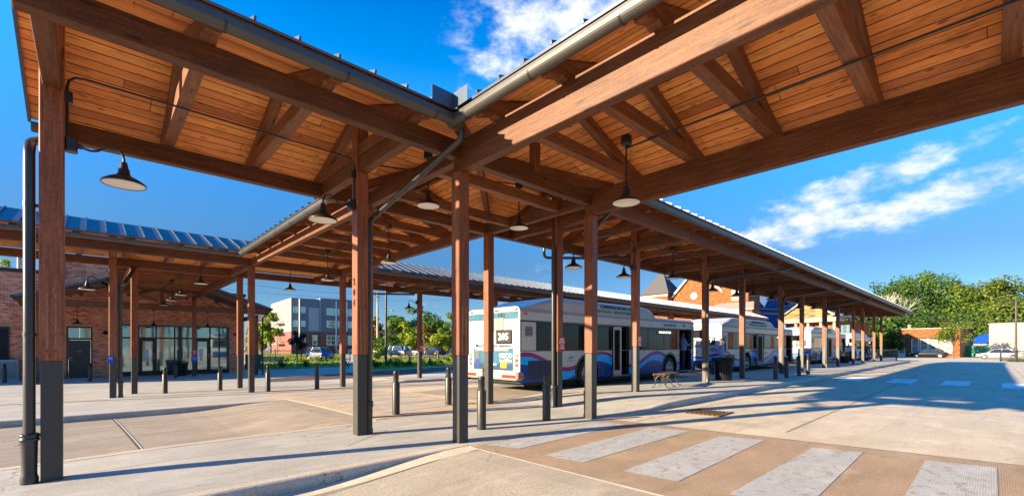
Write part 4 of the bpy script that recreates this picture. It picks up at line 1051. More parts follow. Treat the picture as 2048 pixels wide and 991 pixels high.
# ------------------------------------------------------------------ cars
def make_car(u, v, z, rz, paint, label, kind='sedan', group='parked cars'):
    t = thing('parked_car', label, 'car', (u, v, z), rz, group)
    van = kind != 'sedan'; Lh = 2.38 if not van else 2.2; hw = .88
    st = [(-Lh, .72, .42, .62), (-Lh+.08, .80, .30, .86), (-Lh+.5, .87, .24, .93), (-1.0, hw, .22, .93), (0, hw, .22, .92), (1.0, hw, .22, .91), (Lh-.75, .87, .24, .84 if not van else .90), (Lh-.25, .80, .28, .72), (Lh, .66, .36, .58)]
    if van: st = [(x, w, a, c + .08) for x, w, a, c in st]
    b = MB(); b.rings([[Vector(p) for p in ((x,-w*.82,a),(x,-w,a+.10),(x,-w,c-.16),(x,-w*.93,c-.03),(x,-w*.6,c),(x,w*.6,c),(x,w*.93,c-.03),(x,w,c-.16),(x,w,a+.10),(x,w*.82,a))] for x, w, a, c in st]); b.build('body', M[paint], t)
    zb = .90 + (.08 if van else 0); zr = 1.44 if not van else 1.66
    xs = ((-1.75, -1.0, .45, 1.25) if not van else (-2.1, -1.75, .75, 1.55))
    def gh(i, z, w): return [(xs[0], w, z), (xs[3], w, z)]
    lo = [(xs[0], -.80, zb), (xs[3], -.80, zb), (xs[3], .80, zb), (xs[0], .80, zb)]; hi = [(xs[1], -.62, zr), (xs[2], -.62, zr), (xs[2], .62, zr), (xs[1], .62, zr)]
    b = MB(); b.add(lo + hi, [(0,1,5,4),(1,2,6,5),(2,3,7,6),(3,0,4,7),(4,5,6,7)]); b.build('glazing', M['carglass'], t)
    b = MB(); b.rings([[Vector((xs[1]-.10, y, zr-.05)) for y in (-.60, .60)] + [Vector((xs[1]-.10, y, zr-.09)) for y in (.66, -.66)], [Vector((xs[1]+.1, y, zr+.03)) for y in (-.55, .55)] + [Vector((xs[1]+.1, y, zr-.02)) for y in (.66, -.66)], [Vector((xs[2]-.1, y, zr+.03)) for y in (-.55, .55)] + [Vector((xs[2]-.1, y, zr-.02)) for y in (.66, -.66)], [Vector((xs[2]+.12, y, zr-.06)) for y in (-.60, .60)] + [Vector((xs[2]+.12, y, zr-.10)) for y in (.66, -.66)]], sm=False)
    for s in (-1, 1):
        for xa, xb in ((xs[0], xs[1]), (xs[3], xs[2]), ((xs[0]+xs[3])/2, (xs[1]+xs[2])/2)): b.tube([(xa, s*.81, zb), (xb, s*.635, zr)], .032, 6)
        if van: b.tube([(xs[0]+1.2, s*.81, zb), (xs[1]+1.1, s*.635, zr)], .03, 6)
    b.build('roof', M[paint], t)
    for s in (-1, 1):
        for x in (-Lh+.95, Lh-.9):
            Mx = Matrix.Translation((x, s*.80, .32)) @ Matrix.Rotation(R(-90)*s, 4, 'X')
            w_ = MB(); w_.lathe([(.20,-.1),(.29,-.1),(.32,-.06),(.32,.06),(.29,.09),(.21,.09)], 20, M=Mx, caps=False); wo = w_.build('wheel', M['rubber'], t)
            r_ = MB(); r_.lathe([(.215,.08),(.20,.095),(.19,.07)], 20, M=Mx, caps=False)
            for k in range(5):
                a = 2*math.pi*k/5; Q = Mx @ Matrix.Rotation(a, 4, 'Z'); r_.bbox(.0, .20, -.03, .03, .055, .085, .006, M=Q)
            r_.build('rim', M['rim'], wo)
            wa = MB(); pts = [(x + .37*math.cos(math.pi*k/12), .32 + .37*math.sin(math.pi*k/12)) for k in range(13)]
            wa.poly([(p[0], s*(hw + .002), p[1]) for p in pts]); wa.build('wheel_arch', M['dark'], t)
    for s in (-1, 1):
        l = MB(); l.bbox(Lh-.32, Lh-.06, s*.62-.12, s*.62+.12, .58, .70, .03); l.build('headlight', M['lens'], t)
        l = MB(); l.bbox(-Lh-.01, -Lh+.14, s*.62-.16, s*.62+.16, .68, .82, .03); l.build('tail_lamp', M['red'], t)
        l = MB(); l.bbox(xs[3]-.32, xs[3]-.18, s*.86-.08, s*.86+.08, .92, 1.03, .02); l.build('mirror', M[paint], t)
    return t
def car_at(px, py, Z, rz, paint, label, kind='sedan'):
    u, v = at(px, Z); make_car(u, v, hz(py, Z), rz, paint, label, kind)
VD = R(90)
car_at(1857, 714.5, 74, VD, 'carblack', 'charcoal sedan parked in front of the low brick shop')
car_at(1998, 717, 66, VD, 'carwhite', 'white sedan parked in front of the big white wall')
car_at(640, 718, 62, R(-75), 'carblue', 'silver blue minivan parked beyond the black railing, near the apartment block', 'van')
car_at(744, 711, 70, R(-70), 'carwhite', 'white utility car half cut off by the post numbered 204', 'van')
car_at(800, 712, 72, R(-80), 'silver', 'silver hatchback parked behind the lawn, beside the lamp pole', 'van')
car_at(868, 710.5, 76, R(95), 'carblack', 'black sedan parked behind the lawn, right of the post with a red sign')
car_at(826, 710, 78, R(-80), 'silver', 'pale car parked between the silver hatchback and the black sedan')
# ------------------------------------------------------------------ bicycle
u, v = at(660, 45); t = thing('bicycle', 'bicycle with a bright blue cover over its rear basket', 'bicycle', (u, v, -.30), R(-50))
for x in (-.55, .55):
    w = MB(); n = 24; w.tube([(x + .34*math.cos(2*math.pi*k/n), 0, .35 + .34*math.sin(2*math.pi*k/n)) for k in range(n + 1)], .02, 6); wo = w.build('wheel', M['rubber'], t)
    s = MB()
    for k in range(8): a = 2*math.pi*k/8; s.tube([(x, 0, .35), (x + .33*math.cos(a), 0, .35 + .33*math.sin(a))], .004, 4)
    s.build('spokes', M['rim'], wo)
b = MB(); b.tube([(-.55,0,.35),(-.2,0,.85),(.42,0,.85),(.05,0,.33),(-.2,0,.85)], .02, 6); b.tube([(.05,0,.33),(-.55,0,.35)], .016, 6); b.tube([(.55,0,.35),(.42,0,.95),(.38,0,1.02)], .018, 6); b.build('frame', M['black'], t)
b = MB(); b.tube([(.38,-.28,1.04),(.40,0,1.02),(.38,.28,1.04)], .016, 6); b.build('handlebar', M['black'], t)
b = MB(); b.bbox(-.34,-.08,-.08,.08,.93,.99,.03); b.build('saddle', M['black'], t)
b = MB(); b.bbox(-.86,-.32,-.22,.22,.72,1.1,.08); b.build('basket_cover', M['bluecover'], t)
# ------------------------------------------------------------------ people: one skinned body each
def skinned(name, verts, edges, radii, mats, pick, parent, W=None):
    me = bpy.data.meshes.new(name); me.from_pydata(verts, edges, []); me.update()
    o = bpy.data.objects.new(name, me); COL.objects.link(o)
    sk = o.modifiers.new('skin', 'SKIN'); sk.use_smooth_shade = True; sk.branch_smoothing = .4
    o.modifiers.new('sub', 'SUBSURF').levels = 2; o.modifiers['sub'].render_levels = 2
    for i, r in enumerate(radii):
        d = me.skin_vertices[0].data[i]; d.radius = (r, r) if not isinstance(r, tuple) else r; d.use_root = (i == 0)
    dg = bpy.context.evaluated_depsgraph_get(); m2 = bpy.data.meshes.new_from_object(o.evaluated_get(dg)); bpy.data.objects.remove(o)
    m2.materials.clear()
    for m in mats: m2.materials.append(m)
    for p in m2.polygons: p.material_index = pick(p.center); p.use_smooth = True
    m2.name = name; return obj(name, m2, parent, W)
def person(label, loc, rz, h=1.7, arms=None, belly=.0, mats=('skin', 'shirt', 'jeans', 'shoe'), hair='short', legs=None, lean=0.0):
    """+X is the way the person faces; arms: per side (elbow, wrist) positions"""
    k = h / 1.72; t = thing('person', label, 'person', loc, rz)
    V, Ed, Ra = [], [], []
    def add(p, r, prev=None):
        V.append((p[0]*k, p[1]*k, p[2]*k)); Ra.append(r*k if not isinstance(r, tuple) else (r[0]*k, r[1]*k))
        if prev is not None: Ed.append((prev, len(V) - 1))
        return len(V) - 1
    pv = add((0,0,.92), (.155,.135)); sp = add((.015+belly*.5 + lean*.3,0,1.10), (.15+belly*.3,.135+belly*.6), pv); ch = add((.0+belly*.25+lean*.7,0,1.30), (.165,.125+belly*.4), sp); nk0 = add((-.01+lean,0,1.44), (.085,.075), ch)
    nk = add((.005+lean,0,1.51), .052, nk0); hd = add((.02+lean,0,1.585), (.072,.085), nk); ht = add((.012+lean,0,1.665), (.066,.078), hd); add((.008+lean,0,1.70), .035, ht)
    add((.118+lean,0,1.585), .013, hd)
    for s in (-1, 1): add((.01+lean, s*.088, 1.60), .014, hd)
    wr = []
    for s in (-1, 1):
        sh = add((-.01+lean*.9, s*.185, 1.40), .062, nk0); e, w = (arms or {}).get(s, ((-.02, s*.24, 1.12), (.06, s*.25, .88)))
        el = add(e, .045, sh); wi = add(w, .030, el); d = (Vector(w) - Vector(e)).normalized(); q = d.cross(Vector((0, 0, 1)) if abs(d.z) < .8 else Vector((1, 0, 0))).normalized()
        pm = add(Vector(w) + d*.055, (.036,.024), wi); wr.append((Vector(w), d))
        for f, L in ((-.028, .070), (-.010, .082), (.010, .078), (.026, .062)):
            a = add(Vector(w) + d*.095 + q*f, .0095, pm); a = add(Vector(w) + d*(.095 + L*.55) + q*f - Vector((0,0,.012)), .0085, a); add(Vector(w) + d*(.095 + L) + q*f*.95 - Vector((0,0,.03)), .0075, a)
        a = add(Vector(w) + d*.05 + q*.045*s, .011, pm); add(Vector(w) + d*.09 + q*.052*s, .009, a)
    for s in (-1, 1):
        hp = add((0, s*.095, .86), (.095,.092), pv); (kn, an) = (legs or {}).get(s, ((.015, s*.10, .48), (-.01, s*.105, .085)))
        kk = add(kn, .062, hp); cf = add(((kn[0]+an[0])/2 - .015, (kn[1]+an[1])/2, (kn[2]*.6+an[2]*.4)), .056, kk); aa = add(an, .040, cf); to = add((an[0] + .09, an[1], .045), (.045,.035), aa); add((an[0] + .165, an[1], .035), (.038,.028), to)
    def pick(c):
        x, y, z = c.x/k, c.y/k, c.z/k
        if z > 1.475: return 0
        if z < .075: return 3
        if z < .90 and abs(y) < .22 and x < .28: return 2
        for w, d in wr:
            if (Vector((x,y,z)) - w).dot(d) > -.13 and (Vector((x,y,z)) - w).length < .24: return 0
        return 1 if z >= .86 else 2
    skinned('body', V, Ed, Ra, [M[m] for m in mats], pick, t)
    f = MB()
    for s in (-1, 1): f.lathe([(.001,-.010),(.010,-.004),(.011,.004),(.001,.011)], 8, ((.098+lean)*k, s*.032*k, 1.612*k))
    f.build('eyes', M['txt_dark'], t)
    f = MB(); f.bbox((.098+lean)*k, (.108+lean)*k, -.026*k, .026*k, 1.533*k, 1.545*k, .003); f.build('mouth', M['seatred'], t)
    hb = MB(); cx_, cz_ = (-.004+lean)*k, 1.628*k
    def blob(cx, cy, cz, rx, ry, rz_, n=10, m=14, jit=.0):
        rs = []
        for i in range(n + 1):
            a = math.pi * i / n; rs.append([Vector((cx + rx*math.sin(a)*math.cos(2*math.pi*j/m)*(1+rnd.uniform(-jit,jit)), cy + ry*math.sin(a)*math.sin(2*math.pi*j/m)*(1+rnd.uniform(-jit,jit)), cz + rz_*math.cos(a))) for j in range(m)])
        hb.rings(rs, caps=False)
    if hair == 'short': blob(cx_ - .012*k, 0, cz_ + .028*k, .092*k, .083*k, .078*k)
    else:
        blob(cx_ - .02*k, 0, cz_ + .03*k, .105*k, .10*k, .09*k, jit=.05); blob(cx_ - .075*k, 0, cz_ - .10*k, .085*k, .125*k, .17*k, jit=.10); blob(cx_ - .10*k, 0, cz_ - .26*k, .08*k, .125*k, .16*k, jit=.12); blob(cx_ - .10*k, .01, cz_ - .36*k, .06*k, .09*k, .12*k, jit=.15)
    hb.build('hair', M['hair'], t); return t
# the man in the bus doorway, facing the front of the bus, with papers in his hands
MX = 9.26 + 10.42
man = person('man in a blue shirt and dark trousers standing in the bus front doorway', (MX, 9.55 + .10, zg(14, 10.5) + .36), R(-36), 1.70,
    {-1: ((.10, -.28, 1.12), (.33, -.20, 1.17)), 1: ((.10, .26, 1.12), (.34, .10, 1.18))}, belly=.10)
p = MB(); p.bbox(.40, .52, -.10, .06, 1.19, 1.21, .003); p.bbox(.46, .49, -.10, -.02, 1.21, 1.30, .004)
tag(p.build('papers', M['sheet'], None, TR(MX, 9.65, zg(14, 10.5) + .36, R(-36))), 'white papers held by the man in the bus doorway', 'papers')
# the woman by the litter bin, facing left with an arm held out
wu, wv = at(1445, 18.4)
wom = person('woman with long black hair and pale blue shirt behind the litter bin', (wu, wv, zg(wu, wv)), R(134), 1.60,
    {-1: ((.16, -.26, 1.14), (.42, -.22, 1.23)), 1: ((.17, .24, 1.16), (.44, .20, 1.27))}, belly=.05, hair='long', lean=.03)
d = wm(wom) @ Vector((.62, -.2, 1.24))
p = MB(); p.bbox(-.13, .13, -.11, .11, 0, .025, .004); tag(p.build('clipboard', M['sheet'], None, TR(d.x, d.y, d.z - .02, .6)), 'pale clipboard held out by the woman', 'clipboard')
# far people
u, v = at(1733, 44); person('person in dark clothes standing near the far end of the long canopy', (u, v, zg(u, v)), R(200), 1.74, mats=('skin','jeans','jeans','shoe'))
u, v = at(1711, 41.5); person('person in a pale top and dark trousers by the far bus door', (u, v, zg(u, v)), R(100), 1.6, mats=('skin','shirtw','jeans','shoe'))
u, v = at(810, 62); person('person in a teal top standing beside the silver hatchback', (u, v, hz(712.5, 62)), R(120), 1.72, mats=('skin','shirtt','jeans','shoe'))
u, v = at(851, 63); person('person in an orange top standing in front of the black sedan', (u, v, hz(712, 63)), R(250), 1.75, mats=('skin','shirtk','shirtw','shoe'))
# bags by the far bench
u, v = at(1727, 42.5); b = MB(); b.bbox(-.5, .5, -.25, .25, 0, .32, .06); b.tube([(-.2,0,.3),(-.15,0,.45),(.15,0,.45),(.2,0,.3)], .02, 6)
tag(b.build('luggage_bag', M['dark'], None, TR(u, v, zg(u, v) + .0, .5)), 'dark bag on the ground beside the far iron bench', 'bag')
# ------------------------------------------------------------------ terminal building
def part(name, b, mat, parent, W=None): return b.build(name, mat if isinstance(mat, list) else M[mat], parent, W)
TV = 34.0
tb = thing('terminal_building', 'red brick terminal with stepped parapet, brown door and wide glass front at left', 'building', (0, TV, -.33))
b = MB()
for u0, u1, z0, z1 in ((-16,-1.05,0,5.53), (-1.05,-1.0,0,6.43), (-1.0,.03,2.83,6.43), (.03,1.09,0,6.43), (1.09,6.0,3.0,6.43), (6.0,6.55,3.0,5.03), (6.55,7.4,0,5.03)): b.box(u0, u1, 0, .3, z0, z1)
b.box(-16, -15.7, .3, 14, 0, 5.5); b.box(7.1, 7.4, .3, 16, 0, 5.0); part('wall', b, 'brick', tb)
b = MB(); b.box(-16.1,-1.05,-.06,.36,5.53,5.72); b.box(-1.12,6.07,-.06,.36,6.43,6.62); b.box(6.07,7.5,-.06,.36,5.03,5.22); b.box(-1.12,-1.05,-.06,.36,5.4,6.43); part('coping', b, 'black', tb)
b = MB(); b.box(-1.2,.2,-.03,0,2.83,3.07); b.box(.95,6.75,-.03,0,3.0,3.26); part('lintel_course', b, 'soldier', tb)
b = MB(); b.box(1.09,6.55,.10,.14,0,3.0); st = b
fr = MB()
U = [1.09, 2.0, 2.8, 3.69, 4.68, 5.5, 6.0, 6.55]
for u in U: fr.box(u - .035, u + .035, .02, .16, 0, 3.0)
for z in (0.0, 2.2, 2.93): fr.box(1.09, 6.55, .03, .15, z, z + (.09 if z else .28))
part('window_frame', fr, 'black', tb)
for a, c in zip(U[:-1], U[1:]):
    for z0, z1 in ((.28, 2.2), (2.29, 2.93)):
        if (a in (2.0, 4.68)) and z0 < 1: continue
        g = MB(); g.box(a + .035, c - .035, .08, .1, z0, z1); part('window_pane', g, 'glass', tb)
for a, c in ((2.035, 2.765), (4.715, 5.465)):
    d = MB(); d.box(a, a+.13, .04, .09, .02, 2.2); d.box(c-.13, c, .04, .09, .02, 2.2); d.box(a+.13, c-.13, .04, .09, .02, .3); d.box(a+.13, c-.13, .04, .09, 2.05, 2.2); dr = part('door', d, 'black', tb)
    g = MB(); g.box(a+.13, c-.13, .06, .075, .3, 2.05); part('pane', g, 'glass', dr)
    g = MB(); g.bbox(a+.2, a+.42, .045, .055, 1.1, 1.6, .003); g.bbox(a+.24, a+.38, .044, .056, .85, 1.08, .003); part('notice', g, 'sheet', dr)
    hnd = MB(); hnd.tube([(c-.065, .03, .95), (c-.065, -.02, 1.0), (c-.065, -.02, 1.3), (c-.065, .03, 1.35)], .014, 6); part('handle', hnd, 'rim', dr)
d = MB(); d.bbox(-.92, -.05, .06, .12, .02, 2.08, .01); dr = part('door', d, 'metal_cover', tb)
h_ = MB(); h_.tube([(-.84,.06,1.0),(-.84,.0,1.0),(-.72,.0,1.0)], .018, 6); h_.bbox(-.87,-.81,.045,.06,1.08,1.14,.005); part('handle', h_, 'rim', dr)
h_ = MB(); h_.bbox(-.62,-.34,.05,.06,1.42,1.54,.003); pl_ = part('door_plate', h_, 'black', dr); obj('lettering', text_mesh('ELECTRICAL', .035, M['txt_white'], .001), dr, facing((-.48, .048, 1.51), (1,0,0), (0,0,1))); obj('lettering', text_mesh('& MECHANICAL', .035, M['txt_white'], .001), dr, facing((-.48, .048, 1.46), (1,0,0), (0,0,1)))
fr = MB(); fr.box(-1.0,-.93,.03,.15,0,2.83); fr.box(-.04,.03,.03,.15,0,2.83); fr.box(-.93,-.04,.03,.15,2.1,2.2); fr.box(-.93,-.04,.03,.15,2.75,2.83); part('door_frame', fr, 'black', tb)
for a, c in ((-.93,-.50), (-.47,-.04)): g = MB(); g.box(a, c, .08, .1, 2.2, 2.75); part('window_pane', g, 'glass', tb)
g = MB(); g.box(-4.6, -3.05, -.05, .0, .9, 2.75)
for k in range(22): g.add([(-4.55,-.06,.98+k*.08),(-3.1,-.06,.98+k*.08),(-3.1,-.1,.93+k*.08),(-4.55,-.1,.93+k*.08)], [(0,1,2,3)])
part('louvre_vent', g, 'black', tb)
g = MB(); g.box(-4.8,-2.9,-.03,0,2.76,3.0); part('lintel_course', g, 'soldier', tb)
# porch of the terminal
UP_ = 2.68
po = thing('entrance_porch', 'low dark gabled porch with timber truss across the terminal front', 'porch', (UP_, 30.0, -.33))
HP, EV, AP = 5.2, 3.95, 5.75
for s in (-1, 1):
    b = MB(); b.add([(s*HP,-.3,EV),(0,-.3,AP),(0,3.96,AP),(s*HP,3.96,EV),(s*HP,-.3,EV+.12),(0,-.3,AP+.12),(0,3.96,AP+.12),(s*HP,3.96,EV+.12)], [(0,1,2,3),(7,6,5,4),(0,4,5,1),(1,5,6,2),(2,6,7,3),(3,7,4,0)]); part('metal_roof', b, 'roof', po)
    b = MB(); b.tube([(s*(HP+.06),-.3,EV+.03),(s*(HP+.06),3.9,EV+.03)], .07, 10); b.tube([(s*(HP+.06),-.2,EV),(s*(HP-.2),.1,EV-.35),(s*(HP-.32),.2,EV-.5),(s*(HP-.32),.2,.0)], .045, 8); part('gutter', b, 'black', po)
    timber('rake_beam', (s*HP, -.1, EV - .02), (s*.05, -.1, AP - .02), .12, .28, 'beam', po)
    timber('strut', (s*.1, -.1, 4.2), (s*2.3, -.1, 4.95), .12, .15, 'truss', po)
    post(po, s * 4.55, .25, 0, 3.63)
    for uu in (1.6, 3.1): timber('purlin', (s*uu, -.2, AP - uu*(AP-EV)/HP - .04), (s*uu, 3.9, AP - uu*(AP-EV)/HP - .04), .1, .16, 'truss', po)
timber('tie_beam', (-HP + .2, -.1, 3.95), (HP - .2, -.1, 3.95), .16, .3, 'beam', po); timber('king_post', (0, -.16, 3.96), (0, -.16, 5.6), .16, .16, 'beam', po, up=(0,1,0))
for s in (-1, 1): timber('side_beam', (s*4.55, .1, 3.63), (s*4.55, 3.9, 3.63), .14, .25, 'beam', po)
P1_ = None
for x, lb in ((-.55, 'pendant lamp hanging in front of the plain brown terminal door'), (2.55, 'pendant lamp hanging at the first glass terminal door'), (5.1, 'pendant lamp hanging at the right-hand terminal glazing')):
    pendant(x, 32.3, 3.42, lb)
def sconce(u, z, label):
    t = thing('wall_lamp', label, 'lamp', (u, TV, z), 0, 'wall lamps on the terminal brickwork'); b = MB(); b.bbox(-.07,.07,-.05,0,-.08,.12,.02); part('bracket', b, 'black', t)
    b = MB(); b.lathe([(.03,.16),(.05,.12),(.07,.08),(.17,.0),(.175,-.02)], 14, (0,-.16,0)); part('shade', b, 'black', t)
sconce(.55, 2.15, 'black wall lamp on the brick between the brown door and the plaza post'); sconce(6.95, 2.2, 'black wall lamp on the brick at the right end of the terminal glazing')
u, v = at(6, 22.3); t = thing('air_conditioner', 'grey blue air conditioning unit at the far left brick wall', 'air conditioner', (u, v, -.3), 0)
b = MB(); b.bbox(-.6,.55,-.4,.4,0,1.05,.02); part('casing', b, 'hvac', t); b = MB()
for k in range(14): b.box(-.52 + k*.074, -.48 + k*.074, -.43, -.40, .12, .95)
part('grille', b, 'grey', t)
# ------------------------------------------------------------------ apartment block
def frame3(p0, p1):
    """origin p0, X towards p1 on the ground, Y away from the viewer"""
    x = Vector((p1[0]-p0[0], p1[1]-p0[1], 0)); L = x.length; x.normalize(); y = Vector((-x.y, x.x, 0)); return x, y, L
c0, c1 = at(583, 100), at(740, 111.5)
x, y, L = frame3(c0, c1); ang = math.atan2(x.y, x.x)
ap = thing('apartment_block', 'four storey grey and dark brick apartment block with white downpipes', 'building', (c0[0], c0[1], -.3), ang)
b = MB(); b.box(0, L, 0, 20, 5.1, 12.6, 0); b.box(-.05, 0, 0, 20, 5.1, 12.6, 1); b.box(6.1, L, -.35, 0, 5.1, 12.9, 0); b.box(6.0, 6.1, -.35, .2, 5.1, 12.9, 2); b.box(6.0, L, .1, 19, 12.6, 12.9, 0); part('upper_wall', b, [M['slate'], M['lgrey'], M['slatel']], ap)
b = MB(); b.box(-.06, L, -.03, 20, 0, 5.1); b.box(6.1, L, -.4, -.03, 0, 5.1); part('brick_wall', b, 'brick_dk', ap)
b = MB(); b.box(3.6, 5.9, -.05, 0, 5.3, 10.6); part('panel', b, 'slatel', ap)
for px0, w, rows in ((.35, .85, ((6.3, 1.2), (9.4, 1.2), (2.2, 1.9))), (2.0, .85, ((6.3, 1.2), (9.4, 1.2), (2.2, 1.9))), (7.5, 1.9, ((6.2, 1.5), (9.1, 1.5), (2.1, 2.2))), (10.0, 1.9, ((6.2, 1.5), (9.1, 1.5), (2.1, 2.2), (.0, 1.0))), (12.4, 1.9, ((6.2, 1.5), (9.1, 1.5), (2.1, 2.2), (.0, 1.0))), (4.5, .9, ((2.1, 2.2),)), (14.8, 1.9, ((6.2, 1.5), (9.1, 1.5), (2.1, 2.2)))):
    yy = -.4 if px0 > 6 else -.03
    for z, hh in rows:
        f_ = MB(); f_.box(px0-.07, px0+w+.07, yy-.05, yy, z-.07, z+hh+.07); wn = part('window', f_, 'white', ap)
        n = 2 if w > 1 else 1
        for k in range(n):
            a = px0 + k*w/n + .05; e_ = px0 + (k+1)*w/n - .05
            g = MB(); g.box(a, e_, yy-.062, yy-.05, z+.05, z+hh*.47); g.box(a, e_, yy-.062, yy-.05, z+hh*.53, z+hh-.05); part('pane', g, 'glass', wn)
for px0, z0 in ((1.55, 3.0), (9.6, 0), (12.1, 5.2)): g = MB(); g.tube([(px0,-.5,z0),(px0,-.5,12.4)], .13, 8); part('downpipe', g, 'white', ap)
# fire stair on the pale side
b = MB()
for k in range(3):
    z = 2.2 + k*2.4; b.box(-1.6,-.1,6,12,z,z+.12); b.tube([(-.8,6.4,z),(-.8,11.4,z+2.4)], .1, 6); b.tube([(-1.6,6,z+1),(-1.6,12,z+1)], .05, 6); b.tube([(-1.6,6,0),(-1.6,6,z+1)], .07, 6); b.tube([(-1.6,12,0),(-1.6,12,z+1)], .07, 6)
part('fire_stair', b, 'grey', ap)
# small far buildings between the trees
def simple_house(px0, px1, Z, y_e, y_a, wall, roof, label, depth=8, name='house', cat='building', zb=-.4):
    a, c = at(px0, Z), at(px1, Z); x, y, L = frame3(a, c); t = thing(name, label, cat, (a[0], a[1], zb), math.atan2(x.y, x.x)); ze, za = hz(y_e, Z) - zb, hz(y_a, Z) - zb
    b = MB(); b.box(0, L, 0, depth, 0, ze); part('wall', b, wall, t)
    b = MB(); b.add([(-.4,-.5,ze-.05),(L+.4,-.5,ze-.05),(L+.4,depth/2,za),(-.4,depth/2,za),(-.4,depth+.5,ze-.05),(L+.4,depth+.5,ze-.05)], [(0,1,2,3),(3,2,5,4),(0,3,4),(1,5,2),(0,4,5,1)]); part('roof', b, roof, t)
    for k in range(max(1, int(L/4))):
        w = MB(); w.box(1 + k*4, 2.2 + k*4, -.05, 0, 1.0, 2.2); part('window', w, 'glass', t)
    return t
simple_house(795, 835, 118, 676, 652, 'slatel', 'slatel', 'pale blue grey roofed shed behind the young trees')
simple_house(862, 898, 122, 682, 662, 'slatel', 'slatel', 'pale metal roofed shed behind the trees left of the corner post')
a, c = at(764, 112), at(786, 112); x, y, L = frame3(a, c); t = thing('storage_building', 'small orange red building with white lettering behind the lamp pole', 'building', (a[0], a[1], -.4), math.atan2(x.y, x.x))
zt = hz(660, 112) + .4; b = MB(); b.box(0, L, 0, 5, 0, zt); part('wall', b, [plain('orange_red_cladding', (.55,.10,.04), .6)], t)
b = MB(); b.box(-.2, L + .2, -.2, 5.2, zt, zt + .2); part('roof', b, 'grey', t); obj('lettering', text_mesh('U-HAUL', .62, M['txt_white'], .02), t, facing((L/2, -.02, zt - .8), (1,0,0), (0,0,1))); obj('lettering', text_mesh('STORAGE', .5, M['txt_white'], .02), t, facing((L/2, -.02, zt - 1.9), (1,0,0), (0,0,1)))
simple_house(505, 560, 150, 640, 622, 'lgrey', 'shingle', 'grey roofed building far behind the yellow green tree')
# white rail fence
def fence(p0, p1, z, h, mat, label, rails=3, pick=0, step=2.4, name='fence', cat='fence'):
    x, y, L = frame3(p0, p1); t = thing(name, label, cat, (p0[0], p0[1], z), math.atan2(x.y, x.x)); n = max(1, round(L/step))
    for k in range(n + 1): b = MB(); b.bbox(k*L/n-.05, k*L/n+.05, -.05, .05, 0, h + .08, .008); part('post', b, mat, t)
    b = MB()
    for k in range(rails):
        z_ = h*.16 + (h*.94 - h*.16)*k/(rails-1); b.box(0, L, -.025, .025, z_-.03, z_+.03)
    if pick:
        q = int(L/pick)
        for k in range(1, q): b.box(k*L/q-.012, k*L/q+.012, -.012, .012, .04, h)
    part('rail_panel', b, mat, t); return t
fence(at(830, 88), at(905, 92), -.4, 2.0, 'cream', 'pale rail fence behind the black sedan', 5)
fence(at(495, 47), at(700, 52), -.3, 1.35, 'black', 'black iron railing along the lawn before the apartment block', 2, .14)
fence(at(735, 62), at(960, 66), -.3, 1.2, 'black', 'black iron railing behind the lawn and the parked cars', 2, .16)
fence(at(1733, 60), at(1793, 56), -.42, 1.5, 'black', 'black iron railing left of the shop door', 2, .15)
fence(at(2001, 54), at(2070, 50), -.40, 1.35, 'black', 'black iron railing in front of the white sedan', 2, .14)
# ------------------------------------------------------------------ church
a, c = at(1344, 86), at(1450, 78.6); x, y, L = frame3(a, c); ch = thing('church', 'orange brick church with gable, round white window and grey pyramid tower', 'church', (a[0], a[1], -.5), math.atan2(x.y, x.x))
ez, az = 11.2, 16.4
b = MB(); b.add([(0,0,0),(L,0,0),(L,0,ez),(L/2,0,az),(0,0,ez),(0,20,0),(L,20,0),(L,20,ez),(L/2,20,az),(0,20,ez)], [(0,1,2,3,4),(9,8,7,6,5),(0,4,9,5),(1,6,7,2)]); part('wall', b, 'brick_or', ch)
b = MB()
for s, (xa, xb) in ((0, (-.5, L/2)), (1, (L + .5, L/2))): b.add([(xa,-.3,ez-.45),(xb,-.3,az+.02),(xb,20,az+.02),(xa,20,ez-.45),(xa,-.3,ez-.2),(xb,-.3,az+.3),(xb,20,az+.3),(xa,20,ez-.2)], [(0,1,2,3),(7,6,5,4),(0,4,5,1),(1,5,6,2),(2,6,7,3),(3,7,4,0)])
part('roof', b, 'blueroof', ch)
for xa in (-.5, L + .5): timber('bargeboard', (xa, -.33, ez - .22), (L/2, -.33, az + .3), .12, .42, 'beam', ch).data.materials[0] = M['cream']
b = MB(); b.lathe([(.62,0),(.66,.06),(.001,.08)], 24, M=Matrix.Translation((L*.44, -.0, 11.2)) @ Matrix.Rotation(R(90), 4, 'X')); part('round_window', b, 'white', ch)
# left tower
tw = 5.2; b = MB(); b.box(-tw - .1, -.1, -1.5, tw - 1.5, 0, 12.0); part('tower_wall', b, 'brick_or', ch)
b = MB(); q = [(-tw-.55,-1.95,12.0),(.35,-1.95,12.0),(.35,tw-1.05,12.0),(-tw-.55,tw-1.05,12.0)]; b.add(q + [(-tw*.62,.8,16.2),(-tw*.42,.8,16.2)], [(0,1,5,4),(1,2,5),(2,3,4,5),(3,0,4),(0,3,2,1)]); part('tower_roof', b, 'shingle', ch)
b = MB(); b.box(-tw-.2, 0, -1.6, -1.5, 11.5, 11.95); part('cornice', b, 'cream', ch)
